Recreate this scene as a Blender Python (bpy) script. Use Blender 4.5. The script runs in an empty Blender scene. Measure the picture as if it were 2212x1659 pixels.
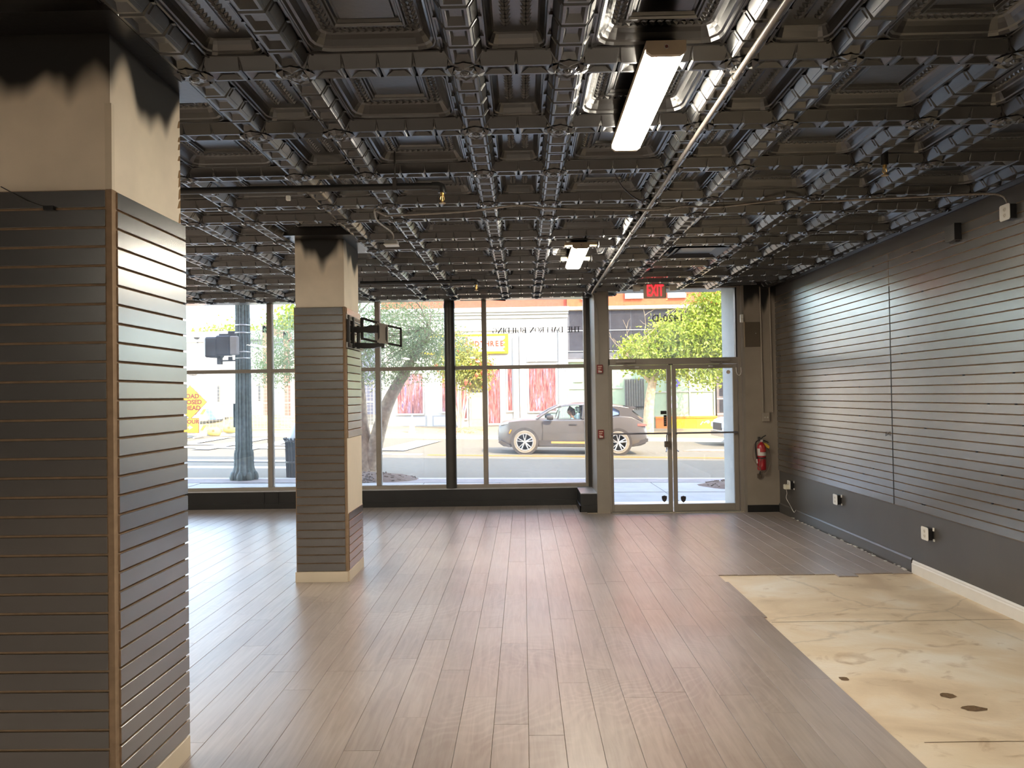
import bpy, bmesh, math, random
from mathutils import Vector, Matrix
random.seed(7)
sc = bpy.context.scene
C = sc.collection
PI = math.pi

# ---------------------------------------------------------------- camera
F_PX, W_PX = 1575.0, 2212.0
EYE = Vector((0, 0, 1.70))
def cam_axes(yaw, pitch, roll):
    y, p, r = map(math.radians, (yaw, pitch, roll))
    fwd = Vector((math.sin(y)*math.cos(p), math.cos(y)*math.cos(p), math.sin(p)))
    right = Vector((math.cos(y), -math.sin(y), 0)); up = right.cross(fwd)
    return right*math.cos(r)+up*math.sin(r), -right*math.sin(r)+up*math.cos(r), fwd
rt, up, fw = cam_axes(-0.873, 0.89, -0.9)
cam = bpy.data.cameras.new('camera'); cam_o = bpy.data.objects.new('camera', cam); C.objects.link(cam_o)
cam.sensor_width = 36; cam.lens = 36*F_PX/W_PX; cam.clip_start = .05; cam.clip_end = 400
mw = Matrix((rt, up, -fw)).transposed().to_4x4(); mw.translation = EYE; cam_o.matrix_world = mw
sc.camera = cam_o

# ---------------------------------------------------------------- sky, sun, exposure
SUN_DIR = Vector((-.52, .66, -.76)).normalized()      # the way the light travels
wd = bpy.data.worlds.new('sky'); sc.world = wd; wd.use_nodes = True
nt = wd.node_tree; nt.nodes.clear()
sky = nt.nodes.new('ShaderNodeTexSky'); sky.sky_type = 'NISHITA'; sky.sun_disc = False
sky.sun_elevation = math.asin(-SUN_DIR.z); sky.sun_rotation = math.atan2(-SUN_DIR.x, -SUN_DIR.y)
sky.air_density = 1.0; sky.dust_density = .7; sky.ozone_density = 1.0
bg = nt.nodes.new('ShaderNodeBackground'); bg.inputs['Strength'].default_value = .74
wo = nt.nodes.new('ShaderNodeOutputWorld')
hs = nt.nodes.new('ShaderNodeHueSaturation'); hs.inputs['Saturation'].default_value = .78
nt.links.new(sky.outputs[0], hs.inputs['Color']); nt.links.new(hs.outputs[0], bg.inputs[0]); nt.links.new(bg.outputs[0], wo.inputs[0])
sun = bpy.data.lights.new('sun', 'SUN'); sun.energy = 4.5; sun.angle = .009; sun.color = (1, .82, .55)
sun_o = bpy.data.objects.new('sun', sun); C.objects.link(sun_o); sun_o.location = (20, -20, 40)
sun_o.rotation_euler = SUN_DIR.to_track_quat('-Z', 'Y').to_euler()
vs = sc.view_settings; vs.view_transform = 'Standard'; vs.look = 'None'; vs.gamma = 1; vs.use_curve_mapping = False
vs.exposure = 1.22
LAMP = 50.0            # radiance of the fluorescent diffusers

cy = sc.cycles; cy.max_bounces = 4; cy.diffuse_bounces = 3; cy.glossy_bounces = 2; cy.transmission_bounces = 2; cy.adaptive_threshold = .1; cy.transparent_max_bounces = 12
cy.caustics_reflective = False; cy.caustics_refractive = False
# ---------------------------------------------------------------- materials
def lin(c):
    return tuple(((v/255)/12.92 if v/255 <= .04045 else ((v/255+.055)/1.055)**2.4) for v in c)+(1,)
MATS = {}
def M(name, col, rough=.5, spec=.5, metal=0., var=.08, vscale=6., bump=0., bscale=60., emit=0., coat=0., crough=.35, ior=1.5, cior=1.6):
    if name in MATS: return MATS[name]
    m = bpy.data.materials.new(name); MATS[name] = m; m.use_nodes = True
    n = m.node_tree.nodes; l = m.node_tree.links; p = n['Principled BSDF']
    c = lin(col)
    p.inputs['Roughness'].default_value = rough; p.inputs['Specular IOR Level'].default_value = spec
    p.inputs['Metallic'].default_value = metal; p.inputs['IOR'].default_value = ior; p.inputs['Coat Weight'].default_value = coat; p.inputs['Coat Roughness'].default_value = crough; p.inputs['Coat IOR'].default_value = cior
    tc = n.new('ShaderNodeTexCoord')
    if var:
        no = n.new('ShaderNodeTexNoise'); no.inputs['Scale'].default_value = vscale; no.inputs['Detail'].default_value = 4
        mr = n.new('ShaderNodeMapRange'); mr.inputs[1].default_value = .3; mr.inputs[2].default_value = .7
        mr.inputs[3].default_value = 1-var; mr.inputs[4].default_value = 1+var
        mx = n.new('ShaderNodeMix'); mx.data_type = 'RGBA'; mx.blend_type = 'MULTIPLY'; mx.inputs[0].default_value = 1
        mx.inputs[6].default_value = c
        l.new(tc.outputs['Object'], no.inputs['Vector']); l.new(no.outputs[0], mr.inputs[0]); l.new(mr.outputs[0], mx.inputs[7])
        l.new(mx.outputs[2], p.inputs['Base Color'])
    else:
        p.inputs['Base Color'].default_value = c
    if bump:
        nb = n.new('ShaderNodeTexNoise'); nb.inputs['Scale'].default_value = bscale; nb.inputs['Detail'].default_value = 3
        bp = n.new('ShaderNodeBump'); bp.inputs['Strength'].default_value = bump; bp.inputs['Distance'].default_value = .01
        l.new(tc.outputs['Object'], nb.inputs['Vector']); l.new(nb.outputs[0], bp.inputs['Height']); l.new(bp.outputs[0], p.inputs['Normal'])
    if emit:
        p.inputs['Emission Color'].default_value = c; p.inputs['Emission Strength'].default_value = emit
    return m
def nodes(name):
    m = bpy.data.materials.new(name); MATS[name] = m; m.use_nodes = True
    return m, m.node_tree.nodes, m.node_tree.links, m.node_tree.nodes['Principled BSDF']

def glass(name, tint=(1, 1, 1), haze=.0, ior=1.45, rough=0.0):
    m = bpy.data.materials.new(name); MATS[name] = m; m.use_nodes = True
    n = m.node_tree.nodes; l = m.node_tree.links; n.clear()
    o = n.new('ShaderNodeOutputMaterial'); t = n.new('ShaderNodeBsdfTransparent'); t.inputs[0].default_value = tint+(1,)
    g = n.new('ShaderNodeBsdfGlossy'); g.inputs['Roughness'].default_value = rough
    f = n.new('ShaderNodeFresnel'); f.inputs[0].default_value = ior
    mx = n.new('ShaderNodeMixShader'); l.new(f.outputs[0], mx.inputs[0]); l.new(t.outputs[0], mx.inputs[1]); l.new(g.outputs[0], mx.inputs[2])
    last = mx
    if haze:
        tr = n.new('ShaderNodeBsdfTranslucent'); tr.inputs[0].default_value = (.9, .95, 1, 1)
        tc = n.new('ShaderNodeTexCoord'); no = n.new('ShaderNodeTexNoise'); no.inputs['Scale'].default_value = 2.5; no.inputs['Detail'].default_value = 6
        mr = n.new('ShaderNodeMapRange'); mr.inputs[1].default_value = .35; mr.inputs[2].default_value = .7
        mr.inputs[3].default_value = haze*.3; mr.inputs[4].default_value = haze
        m2 = n.new('ShaderNodeMixShader')
        l.new(tc.outputs['Object'], no.inputs['Vector']); l.new(no.outputs[0], mr.inputs[0]); l.new(mr.outputs[0], m2.inputs[0])
        l.new(mx.outputs[0], m2.inputs[1]); l.new(tr.outputs[0], m2.inputs[2]); last = m2
    l.new(last.outputs[0], o.inputs[0])
    return m
GLASS = glass('window_glass', (.97, .99, .98), haze=.05)
CARGLASS = glass('car_glass', (.80, .92, .92), ior=1.5)

def leaf_mat(name, cols):
    m = bpy.data.materials.new(name); MATS[name] = m; m.use_nodes = True
    n = m.node_tree.nodes; l = m.node_tree.links; p = n['Principled BSDF']; out = n['Material Output']
    ge = n.new('ShaderNodeNewGeometry'); r = n.new('ShaderNodeValToRGB'); r.color_ramp.interpolation = 'LINEAR'
    e = r.color_ramp.elements
    for i, c in enumerate(cols):
        if i < 2: x = e[i]
        else: x = e.new(.5)
        x.position = i/(len(cols)-1)
    for i, x in enumerate(sorted(e, key=lambda q: q.position)): x.color = lin(cols[i])
    l.new(ge.outputs['Random Per Island'], r.inputs[0]); l.new(r.outputs[0], p.inputs['Base Color'])
    p.inputs['Roughness'].default_value = .5
    tr = n.new('ShaderNodeBsdfTranslucent'); l.new(r.outputs[0], tr.inputs[0])
    mx = n.new('ShaderNodeMixShader'); mx.inputs[0].default_value = .4
    l.new(p.outputs[0], mx.inputs[1]); l.new(tr.outputs[0], mx.inputs[2]); l.new(mx.outputs[0], out.inputs[0])
    return m

# ---------------------------------------------------------------- mesh building
class MB:
    def __init__(s): s.v = []; s.f = []; s.m = []
    def add(s, vs, fs, mi=0):
        b = len(s.v); s.v += [tuple(v) for v in vs]
        s.f += [tuple(b+i for i in f) for f in fs]; s.m += [mi]*len(fs); return s
    def box(s, x0, x1, y0, y1, z0, z1, mi=0):
        return s.add([(x0,y0,z0),(x1,y0,z0),(x1,y1,z0),(x0,y1,z0),(x0,y0,z1),(x1,y0,z1),(x1,y1,z1),(x0,y1,z1)],
                     [(3,2,1,0),(4,5,6,7),(0,1,5,4),(1,2,6,5),(2,3,7,6),(3,0,4,7)], mi)
    def cbox(s, x0, x1, y0, y1, z0, z1, c=.004, mi=0):
        """box with chamfered edges"""
        b = bmesh.new(); bmesh.ops.create_cube(b, size=1)
        for v in b.verts: v.co = ((x0+x1)/2+v.co.x*(x1-x0), (y0+y1)/2+v.co.y*(y1-y0), (z0+z1)/2+v.co.z*(z1-z0))
        bmesh.ops.bevel(b, geom=list(b.edges), offset=c, segments=1, affect='EDGES', profile=.5)
        b.verts.index_update()
        s.add([v.co[:] for v in b.verts], [[v.index for v in f.verts] for f in b.faces], mi); b.free(); return s
    def prism(s, poly, axis, a, b, mi=0):
        """poly in the plane normal to axis; 'x': (y,z)  'y': (x,z)  'z': (x,y)"""
        k = len(poly)
        def P(u, w, t): return {'x': (t, u, w), 'y': (u, t, w), 'z': (u, w, t)}[axis]
        vs = [P(u, w, a) for u, w in poly]+[P(u, w, b) for u, w in poly]
        fs = [tuple(range(k))[::-1], tuple(range(k, 2*k))]+[(i, (i+1) % k, k+(i+1) % k, k+i) for i in range(k)]
        return s.add(vs, fs, mi)
    def tube(s, pts, r, n=8, mi=0, caps=True):
        pts = [Vector(p) for p in pts]; R = r if isinstance(r, (list, tuple)) else [r]*len(pts)
        vs = []; fs = []; prev = None
        for i, p in enumerate(pts):
            d = (pts[min(i+1, len(pts)-1)]-pts[max(i-1, 0)]).normalized()
            if prev is None:
                a = Vector((0, 0, 1)) if abs(d.z) < .9 else Vector((1, 0, 0)); u = d.cross(a).normalized()
            else: u = (prev-d*prev.dot(d)).normalized()
            prev = u; w = d.cross(u)
            for k in range(n):
                t = 2*PI*k/n; vs.append(p+(u*math.cos(t)+w*math.sin(t))*R[i])
        for i in range(len(pts)-1):
            for k in range(n):
                fs.append((i*n+k, i*n+(k+1) % n, (i+1)*n+(k+1) % n, (i+1)*n+k))
        if caps: fs += [tuple(range(n))[::-1], tuple((len(pts)-1)*n+k for k in range(n))]
        return s.add(vs, fs, mi)
    def lathe(s, prof, c, n=16, axis='z', mi=0):
        vs = []; fs = []
        for r, h in prof:
            for k in range(n):
                t = 2*PI*k/n; a, b = r*math.cos(t), r*math.sin(t)
                vs.append({'z': (c[0]+a, c[1]+b, c[2]+h), 'y': (c[0]+a, c[1]+h, c[2]+b), 'x': (c[0]+h, c[1]+a, c[2]+b)}[axis])
        for i in range(len(prof)-1):
            for k in range(n): fs.append((i*n+k, i*n+(k+1) % n, (i+1)*n+(k+1) % n, (i+1)*n+k))
        if prof[0][0] > 1e-6: fs.append(tuple(range(n))[::-1])
        if prof[-1][0] > 1e-6: fs.append(tuple((len(prof)-1)*n+k for k in range(n)))
        return s.add(vs, fs, mi)
    def mesh(s, name, mats, off=(0, 0, 0), smooth=False):
        me = bpy.data.meshes.new(name)
        me.from_pydata([(v[0]-off[0], v[1]-off[1], v[2]-off[2]) for v in s.v], [], s.f)
        for m in (mats if isinstance(mats, (list, tuple)) else [mats]): me.materials.append(m)
        if isinstance(mats, (list, tuple)) and len(mats) > 1: me.polygons.foreach_set('material_index', s.m)
        b = bmesh.new(); b.from_mesh(me); bmesh.ops.recalc_face_normals(b, faces=b.faces); b.to_mesh(me); b.free()
        if smooth:
            me.polygons.foreach_set('use_smooth', [True]*len(me.polygons))
            if smooth is not True: me.set_sharp_from_angle(angle=math.radians(smooth))
        me.update(); return me
    def build(s, name, mats, parent=None, smooth=False, **tags):
        o = link(name, s.mesh(name, mats, wpos(parent), smooth), parent); tag(o, **tags); return o
def wpos(p):
    t = Vector((0, 0, 0))
    while p is not None: t += Vector(p.location); p = p.parent
    return t
def link(name, me, parent=None, loc=(0, 0, 0), rz=0):
    o = bpy.data.objects.new(name, me); C.objects.link(o); o.parent = parent; o.location = loc
    if rz: o.rotation_euler = (0, 0, rz)
    return o
def tag(o, label=None, cat=None, group=None, kind=None):
    if label: o['label'] = label
    if cat: o['category'] = cat
    if group: o['group'] = group
    if kind: o['kind'] = kind
    return o
def thing(name, label, cat, loc=(0, 0, 0), group=None):
    return tag(link(name, None, None, loc), label, cat, group)
def text_mesh(txt, size, depth=.004, xscale=1., spacing=1., bold=0.):
    cu = bpy.data.curves.new('lettering', 'FONT'); cu.body = txt; cu.size = size; cu.extrude = depth/2; cu.offset = bold
    cu.align_x = 'CENTER'; cu.align_y = 'CENTER'; cu.space_character = spacing; cu.resolution_u = 3
    o = bpy.data.objects.new('lettering', cu); C.objects.link(o)
    me = bpy.data.meshes.new_from_object(o); bpy.data.objects.remove(o)
    for v in me.vertices: v.co.x *= xscale
    return me
def lettering(name, txt, size, mat, parent, at, mirror=False, depth=.004, rx=PI/2, rz=0., xscale=1., spacing=1., bold=0.):
    """text standing upright facing -Y (mirror: seen from behind)"""
    me = text_mesh(txt, size, depth, xscale, spacing, bold); me.materials.clear(); me.materials.append(mat)
    if mirror:
        for v in me.vertices: v.co.x *= -1
        me.flip_normals()
    o = link(name, me, parent, Vector(at)-wpos(parent)); o.rotation_euler = (rx, 0, rz); return o
# ================================================================ THE ROOM
XR, YK, YW, YD, XL, YB = 3.585, 11.20, 11.30, 10.45, -8.2, -9.0   # right wall, knee wall face, window, door, left, back
ZB = 3.155                                                        # underside of the ceiling beams
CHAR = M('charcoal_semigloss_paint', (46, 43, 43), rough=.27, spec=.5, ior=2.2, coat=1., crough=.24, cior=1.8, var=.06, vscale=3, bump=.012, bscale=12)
MDF = M('raw_fibreboard_edge', (158, 134, 110), rough=.8, spec=.2, var=.12, vscale=30)
DARKWALL = M('dark_grey_wall_paint', (84, 80, 77), rough=.42, spec=.5, ior=1.7, var=.07, vscale=2.5, bump=.05, bscale=18)
BLACKP = M('black_gloss_paint', (30, 29, 29), rough=.33, spec=.6, var=.15, vscale=5, bump=.06, bscale=30)
CEILP = M('black_painted_tin', (11, 10, 10), rough=.28, spec=.5, ior=1.45, coat=1., crough=.22, cior=1.8, var=.15, vscale=9, bump=.05, bscale=45)
WHITEP = M('white_trim_paint', (236, 232, 226), rough=.4, var=.04)
METAL = M('storefront_aluminium', (150, 141, 131), rough=.45, spec=.5, metal=.0, var=.06, vscale=4)
GALV = M('galvanised_steel', (190, 188, 184), rough=.35, metal=.7, var=.1, vscale=20)
DARKMET = M('dark_metal', (52, 48, 46), rough=.4, spec=.5, var=.1)
OLIVE = M('taupe_wall_paint', (158, 146, 132), rough=.5, var=.06, vscale=2)
PLASTIC_W = M('white_plastic', (238, 235, 228), rough=.35, var=.03)
PLASTIC_B = M('black_plastic', (26, 25, 26), rough=.4, var=.08)

# ---- bare concrete slab
def concrete_mat():
    m, n, l, p = nodes('bare_concrete')
    tc = n.new('ShaderNodeTexCoord')
    def noise(s, d, x=0., w=0.):
        mp = n.new('ShaderNodeMapping'); mp.inputs['Location'].default_value = (x, x*.7, 0); mp.inputs['Scale'].default_value = (1, 1.5, 1)
        t = n.new('ShaderNodeTexNoise'); t.inputs['Scale'].default_value = s; t.inputs['Detail'].default_value = d; t.inputs['Distortion'].default_value = w
        l.new(tc.outputs['Object'], mp.inputs[0]); l.new(mp.outputs[0], t.inputs['Vector']); return t
    a = noise(1.4, 6, 3., .6); r = n.new('ShaderNodeValToRGB'); e = r.color_ramp.elements
    e[0].position = .30; e[0].color = lin((212, 190, 162)); e[1].position = .68; e[1].color = lin((244, 234, 218))
    q = e.new(.48); q.color = lin((232, 212, 184))
    l.new(a.outputs[0], r.inputs[0])
    b = noise(3.2, 8, 11., 1.5); r2 = n.new('ShaderNodeMapRange'); r2.inputs[1].default_value = .60; r2.inputs[2].default_value = .86
    l.new(b.outputs[0], r2.inputs[0])
    mx = n.new('ShaderNodeMix'); mx.data_type = 'RGBA'; l.new(r2.outputs[0], mx.inputs[0]); l.new(r.outputs[0], mx.inputs[6]); mx.inputs[7].default_value = lin((168, 132, 92))
    vo = n.new('ShaderNodeTexVoronoi'); vo.feature = 'DISTANCE_TO_EDGE'; vo.inputs['Scale'].default_value = .55
    c = noise(4, 5, 5.); ad = n.new('ShaderNodeMix'); ad.data_type = 'VECTOR'; ad.inputs[0].default_value = .12
    l.new(tc.outputs['Object'], ad.inputs[4]); l.new(c.outputs[1], ad.inputs[5]); l.new(ad.outputs[1], vo.inputs['Vector'])
    cr = n.new('ShaderNodeMapRange'); cr.inputs[1].default_value = .0; cr.inputs[2].default_value = .006; cr.inputs[3].default_value = .22; cr.inputs[4].default_value = 0
    l.new(vo.outputs[0], cr.inputs[0])
    m3 = n.new('ShaderNodeMix'); m3.data_type = 'RGBA'; l.new(cr.outputs[0], m3.inputs[0]); l.new(mx.outputs[2], m3.inputs[6]); m3.inputs[7].default_value = lin((95, 78, 62))
    l.new(m3.outputs[2], p.inputs['Base Color']); p.inputs['Roughness'].default_value = .62
    d = noise(26, 6, 1.); bp = n.new('ShaderNodeBump'); bp.inputs['Strength'].default_value = .35; bp.inputs['Distance'].default_value = .01
    l.new(d.outputs[0], bp.inputs['Height']); l.new(bp.outputs[0], p.inputs['Normal'])
    return m
floor = MB().box(XL, XR+.2, YB, YW+.2, -.12, 0).build('floor', concrete_mat(), kind='structure', label='bare stained concrete slab under the vinyl planks')
# two pits in the concrete
pit = M('pitted_concrete', (112, 88, 62), rough=.9, var=.3, vscale=60)
for px_, py_, rx_, ry_ in ((2.32, 4.10, .045, .035), (2.36, 3.93, .065, .035), (1.86, 4.35, .03, .03)):
    b = MB(); k = 11
    b.add([(px_+rx_*(.8+.4*random.random())*math.cos(2*PI*i/k), py_+ry_*(.8+.4*random.random())*math.sin(2*PI*i/k), .0015) for i in range(k)], [tuple(range(k))])
    b.build('pit', pit, floor)

jm = M('slab_joint', (120, 98, 74), rough=.9, var=.3, vscale=20)
for y_, xa_ in ((3.56, 1.9), (5.42, 1.80)):
    b = MB()
    for i_ in range(9):
        x_ = xa_+i_*.2; b.add([(x_, y_-.003+.006*math.sin(i_), .0012), (x_+.2, y_-.003+.006*math.sin(i_+1), .0012), (x_+.2, y_+.003+.006*math.sin(i_+1), .0012), (x_, y_+.003+.006*math.sin(i_), .0012)], [(0, 1, 2, 3)])
    b.build('slab_joint', jm, floor)

# ---- vinyl planks
def plank_mat():
    m, n, l, p = nodes('grey_oak_vinyl')
    tc = n.new('ShaderNodeTexCoord'); oi = n.new('ShaderNodeObjectInfo'); ge = n.new('ShaderNodeNewGeometry')
    rn = n.new('ShaderNodeMath'); rn.operation = 'ADD'; l.new(oi.outputs['Random'], rn.inputs[0]); l.new(ge.outputs['Random Per Island'], rn.inputs[1])
    fr = n.new('ShaderNodeMath'); fr.operation = 'FRACT'; l.new(rn.outputs[0], fr.inputs[0])
    of = n.new('ShaderNodeCombineXYZ'); mu = n.new('ShaderNodeMath'); mu.operation = 'MULTIPLY'; mu.inputs[1].default_value = 37
    l.new(fr.outputs[0], mu.inputs[0]); l.new(mu.outputs[0], of.inputs[0]); l.new(mu.outputs[0], of.inputs[2])
    va = n.new('ShaderNodeVectorMath'); va.operation = 'ADD'; l.new(ge.outputs['Position'], va.inputs[0]); l.new(of.outputs[0], va.inputs[1])
    mp = n.new('ShaderNodeMapping'); mp.inputs['Scale'].default_value = (1, .07, 1); l.new(va.outputs[0], mp.inputs[0])
    g = n.new('ShaderNodeTexNoise'); g.inputs['Scale'].default_value = 34; g.inputs['Detail'].default_value = 8; g.inputs['Distortion'].default_value = .9
    l.new(mp.outputs[0], g.inputs['Vector'])
    r = n.new('ShaderNodeValToRGB'); e = r.color_ramp.elements
    e[0].position = .30; e[0].color = lin((150, 135, 125)); e[1].position = .72; e[1].color = lin((172, 159, 150))
    l.new(g.outputs[0], r.inputs[0])
    tn = n.new('ShaderNodeMapRange'); tn.inputs[3].default_value = .88; tn.inputs[4].default_value = 1.06; l.new(fr.outputs[0], tn.inputs[0])
    m1 = n.new('ShaderNodeMix'); m1.data_type = 'RGBA'; m1.blend_type = 'MULTIPLY'; m1.inputs[0].default_value = 1
    l.new(r.outputs[0], m1.inputs[6]); l.new(tn.outputs[0], m1.inputs[7])
    # dried mop swirls: pale dusty arcs
    last = m1
    for cx, cy, s, lo in ((-.25, 4.1, 4.2, .45), (-1.0, 6.0, 4.6, .45), (.5, 4.4, 5.5, .5), (-3.2, 5.4, 4.8, .5)):
        mp2 = n.new('ShaderNodeMapping'); mp2.inputs['Location'].default_value = (-cx, -cy*.8, 0); mp2.inputs['Scale'].default_value = (1, .8, 1)
        l.new(ge.outputs['Position'], mp2.inputs[0])
        wn = n.new('ShaderNodeTexNoise'); wn.inputs['Scale'].default_value = 1.1; wn.inputs['Detail'].default_value = 2; l.new(mp2.outputs[0], wn.inputs['Vector'])
        wv = n.new('ShaderNodeVectorMath'); wv.operation = 'MULTIPLY_ADD'; wv.inputs[1].default_value = (1.5, 1.5, 0); l.new(wn.outputs[1], wv.inputs[0]); l.new(mp2.outputs[0], wv.inputs[2])
        wo_ = n.new('ShaderNodeVectorMath'); wo_.operation = 'SUBTRACT'; wo_.inputs[1].default_value = (.75, .75, 0); l.new(wv.outputs[0], wo_.inputs[0])
        w = n.new('ShaderNodeTexWave'); w.wave_type = 'RINGS'; w.rings_direction = 'Z'; w.inputs['Scale'].default_value = s
        w.inputs['Distortion'].default_value = 3.5; w.inputs['Detail'].default_value = 4; w.inputs['Detail Scale'].default_value = 1.6
        l.new(wo_.outputs[0], w.inputs['Vector'])
        ln = n.new('ShaderNodeVectorMath'); ln.operation = 'LENGTH'; l.new(mp2.outputs[0], ln.inputs[0])
        fo = n.new('ShaderNodeMapRange'); fo.inputs[1].default_value = .4; fo.inputs[2].default_value = 1.3; fo.inputs[3].default_value = 1; fo.inputs[4].default_value = 0
        l.new(ln.outputs['Value'], fo.inputs[0])
        nm = n.new('ShaderNodeTexNoise'); nm.inputs['Scale'].default_value = 1.7; nm.inputs['Detail'].default_value = 4; l.new(mp2.outputs[0], nm.inputs['Vector'])
        nr = n.new('ShaderNodeMapRange'); nr.inputs[1].default_value = .42; nr.inputs[2].default_value = .62; l.new(nm.outputs[0], nr.inputs[0])
        wr = n.new('ShaderNodeMapRange'); wr.inputs[1].default_value = lo; wr.inputs[2].default_value = 1; wr.inputs[4].default_value = .13; l.new(w.outputs[1], wr.inputs[0])
        a1 = n.new('ShaderNodeMath'); a1.operation = 'MULTIPLY'; l.new(fo.outputs[0], a1.inputs[0]); l.new(nr.outputs[0], a1.inputs[1])
        a2 = n.new('ShaderNodeMath'); a2.operation = 'MULTIPLY'; l.new(a1.outputs[0], a2.inputs[0]); l.new(wr.outputs[0], a2.inputs[1])
        mm = n.new('ShaderNodeMix'); mm.data_type = 'RGBA'; l.new(a2.outputs[0], mm.inputs[0]); l.new(last.outputs[2], mm.inputs[6]); mm.inputs[7].default_value = lin((222, 212, 202))
        last = mm
    du = n.new('ShaderNodeTexNoise'); du.inputs['Scale'].default_value = .9; du.inputs['Detail'].default_value = 5; l.new(ge.outputs['Position'], du.inputs['Vector'])
    dr = n.new('ShaderNodeMapRange'); dr.inputs[1].default_value = .4; dr.inputs[2].default_value = .75; dr.inputs[4].default_value = .30; l.new(du.outputs[0], dr.inputs[0])
    dm = n.new('ShaderNodeMix'); dm.data_type = 'RGBA'; l.new(dr.outputs[0], dm.inputs[0]); l.new(last.outputs[2], dm.inputs[6]); dm.inputs[7].default_value = lin((208, 198, 190))
    l.new(dm.outputs[2], p.inputs['Base Color'])
    rr = n.new('ShaderNodeMapRange'); rr.inputs[3].default_value = .31; rr.inputs[4].default_value = .37; l.new(g.outputs[0], rr.inputs[0]); l.new(rr.outputs[0], p.inputs['Roughness'])
    p.inputs['Specular IOR Level'].default_value = .7
    bp = n.new('ShaderNodeBump'); bp.inputs['Strength'].default_value = .10; bp.inputs['Distance'].default_value = .004; l.new(g.outputs[0], bp.inputs['Height']); l.new(bp.outputs[0], p.inputs['Normal'])
    return m
PLANK = plank_mat()
PW, PL, PT, GAP = .1776, 1.22, .010, .0011
def plank_shape(w, d): return MB().prism([(-w/2+GAP, 0), (-w/2+GAP, PT-.0012), (-w/2+GAP+.0012, PT), (w/2-GAP-.0012, PT), (w/2-GAP, PT-.0012), (w/2-GAP, 0)], 'y', -d/2+GAP, d/2-GAP)
planks = []
EDGE = 1.776
cols = [(EDGE-(i+1)*PW, EDGE-i*PW) for i in range(53)]+[(EDGE+i*PW, min(EDGE+(i+1)*PW, XR-.02)) for i in range(10)]
for ci, (xa, xb) in enumerate(cols):
    right = xa >= EDGE-1e-6
    y0 = (6.79+random.uniform(-.01, .01)) if right else -8.9
    if right and abs(xa-EDGE-6*PW) < .01: y0 -= .085
    if not right and xb > EDGE-.01: y0 = -8.9
    ph = random.uniform(0, PL); y = y0; first = True
    yend = YK if xb < 1.0 else (YD-.1)
    if right: yend = 10.30
    while y < yend-.01:
        ln = ph if (first and ph > .2) else PL; first = False
        yn = min(y+ln, yend)
        if yn-y > .02: planks.append(((xa+xb)/2, (y+yn)/2, xb-xa, yn-y))
        y = yn
def in_view(x, y, z, mg=60):
    d = Vector((x, y, z))-EYE; w = d.dot(fw)
    if w < .2: return False
    u, v = 1106+F_PX*d.dot(rt)/w, 829.5-F_PX*d.dot(up)/w
    return -mg < u < 2212+mg and -mg < v < 1659+mg
def shade_key(p): return (0 if any(in_view(p[0]+a*p[2]/2, p[1]+b*p[3]/2, 0) for a in (-1, 0, 1) for b in (-1, 0, 1)) else 1, math.hypot(p[0], p[1]))
planks.sort(key=shade_key)
cache = {}
for x, y, w, d in planks[:295]:
    k = (round(w, 3), round(d, 2))
    if k not in cache: cache[k] = plank_shape(*k).mesh('plank', PLANK)
    o = link('plank', cache[k], floor, (x, y, random.uniform(0, .0007)))
rest = MB()
for x, y, w, d in planks[295:]:
    q = plank_shape(w, d); rest.add([(a+x, b+y, c) for a, b, c in q.v], q.f)
rest.build('far_planks', PLANK, floor, kind='stuff')
# a loose strip of vinyl at the cut edge
MB().box(1.776, 1.80, 5.52, 6.55, .0005, .009).build('loose_strip', PLANK, floor)

# ---- shell
wall_right = MB().box(XR, XR+.2, YB, YD, 0, 3.6).build('wall_right', DARKWALL, kind='structure', label='dark grey painted wall behind the slat panels')
MB().box(XL-.2, XL, YB, YW+.2, 0, 3.6).build('wall_left', DARKWALL, kind='structure')
MB().box(XL-.2, XR+.2, YB-.2, YB, 0, 3.6).build('wall_back', M('back_wall_paint', (126, 119, 111), rough=.6), kind='structure')
b = MB(); b.box(XL, 1.04, YK, YK+.28, 0, .27); b.box(XL, 1.04, YK-.012, YK, 0, .095)
b.box(.80, 1.04, 10.50, YK, 0, .27); b.box(.785, 1.04, 10.486, 10.50, 0, .10); b.box(.785, .80, 10.486, YK, 0, .10)
wall_front = b.build('wall_front', BLACKP, kind='structure', label='low black knee wall under the shop windows')
MB().box(XL, .80, YK-.004, YW+.02, .27, .285).build('window_ledge', M('grey_ledge_paint', (190, 190, 196), rough=.4), wall_front)
MB().box(.80, 1.04, 10.496, YW+.02, .27, .28).build('window_ledge', MATS['grey_ledge_paint'], wall_front)
for xs in (-4.02, -3.8): MB().box(xs-.006, xs+.006, YK-.015, YK, .0, .27).build('wall_joint', BLACKP, wall_front)
MB().box(XL, 1.3, YW-.08, YW+.3, 3.235, 3.6).build('wall_front_header', BLACKP, kind='structure', label='black header strip above the shop windows')
# ragged torn strip hanging below the header
rg = MB()
for xa, xb, da, db in ((-.95, -.62, .045, .045), (-.62, -.25, .03, .06), (.05, .22, .012, .012), (.22, .30, .025, .03), (.30, .42, .012, .008)):
    rg.prism([(xa, 3.24), (xa, 3.215-da), (xb, 3.215-db), (xb, 3.24)], 'y', YW-.085, YW-.080)
rg.build('torn_strip', BLACKP, bpy.data.objects['wall_front_header'])
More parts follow.
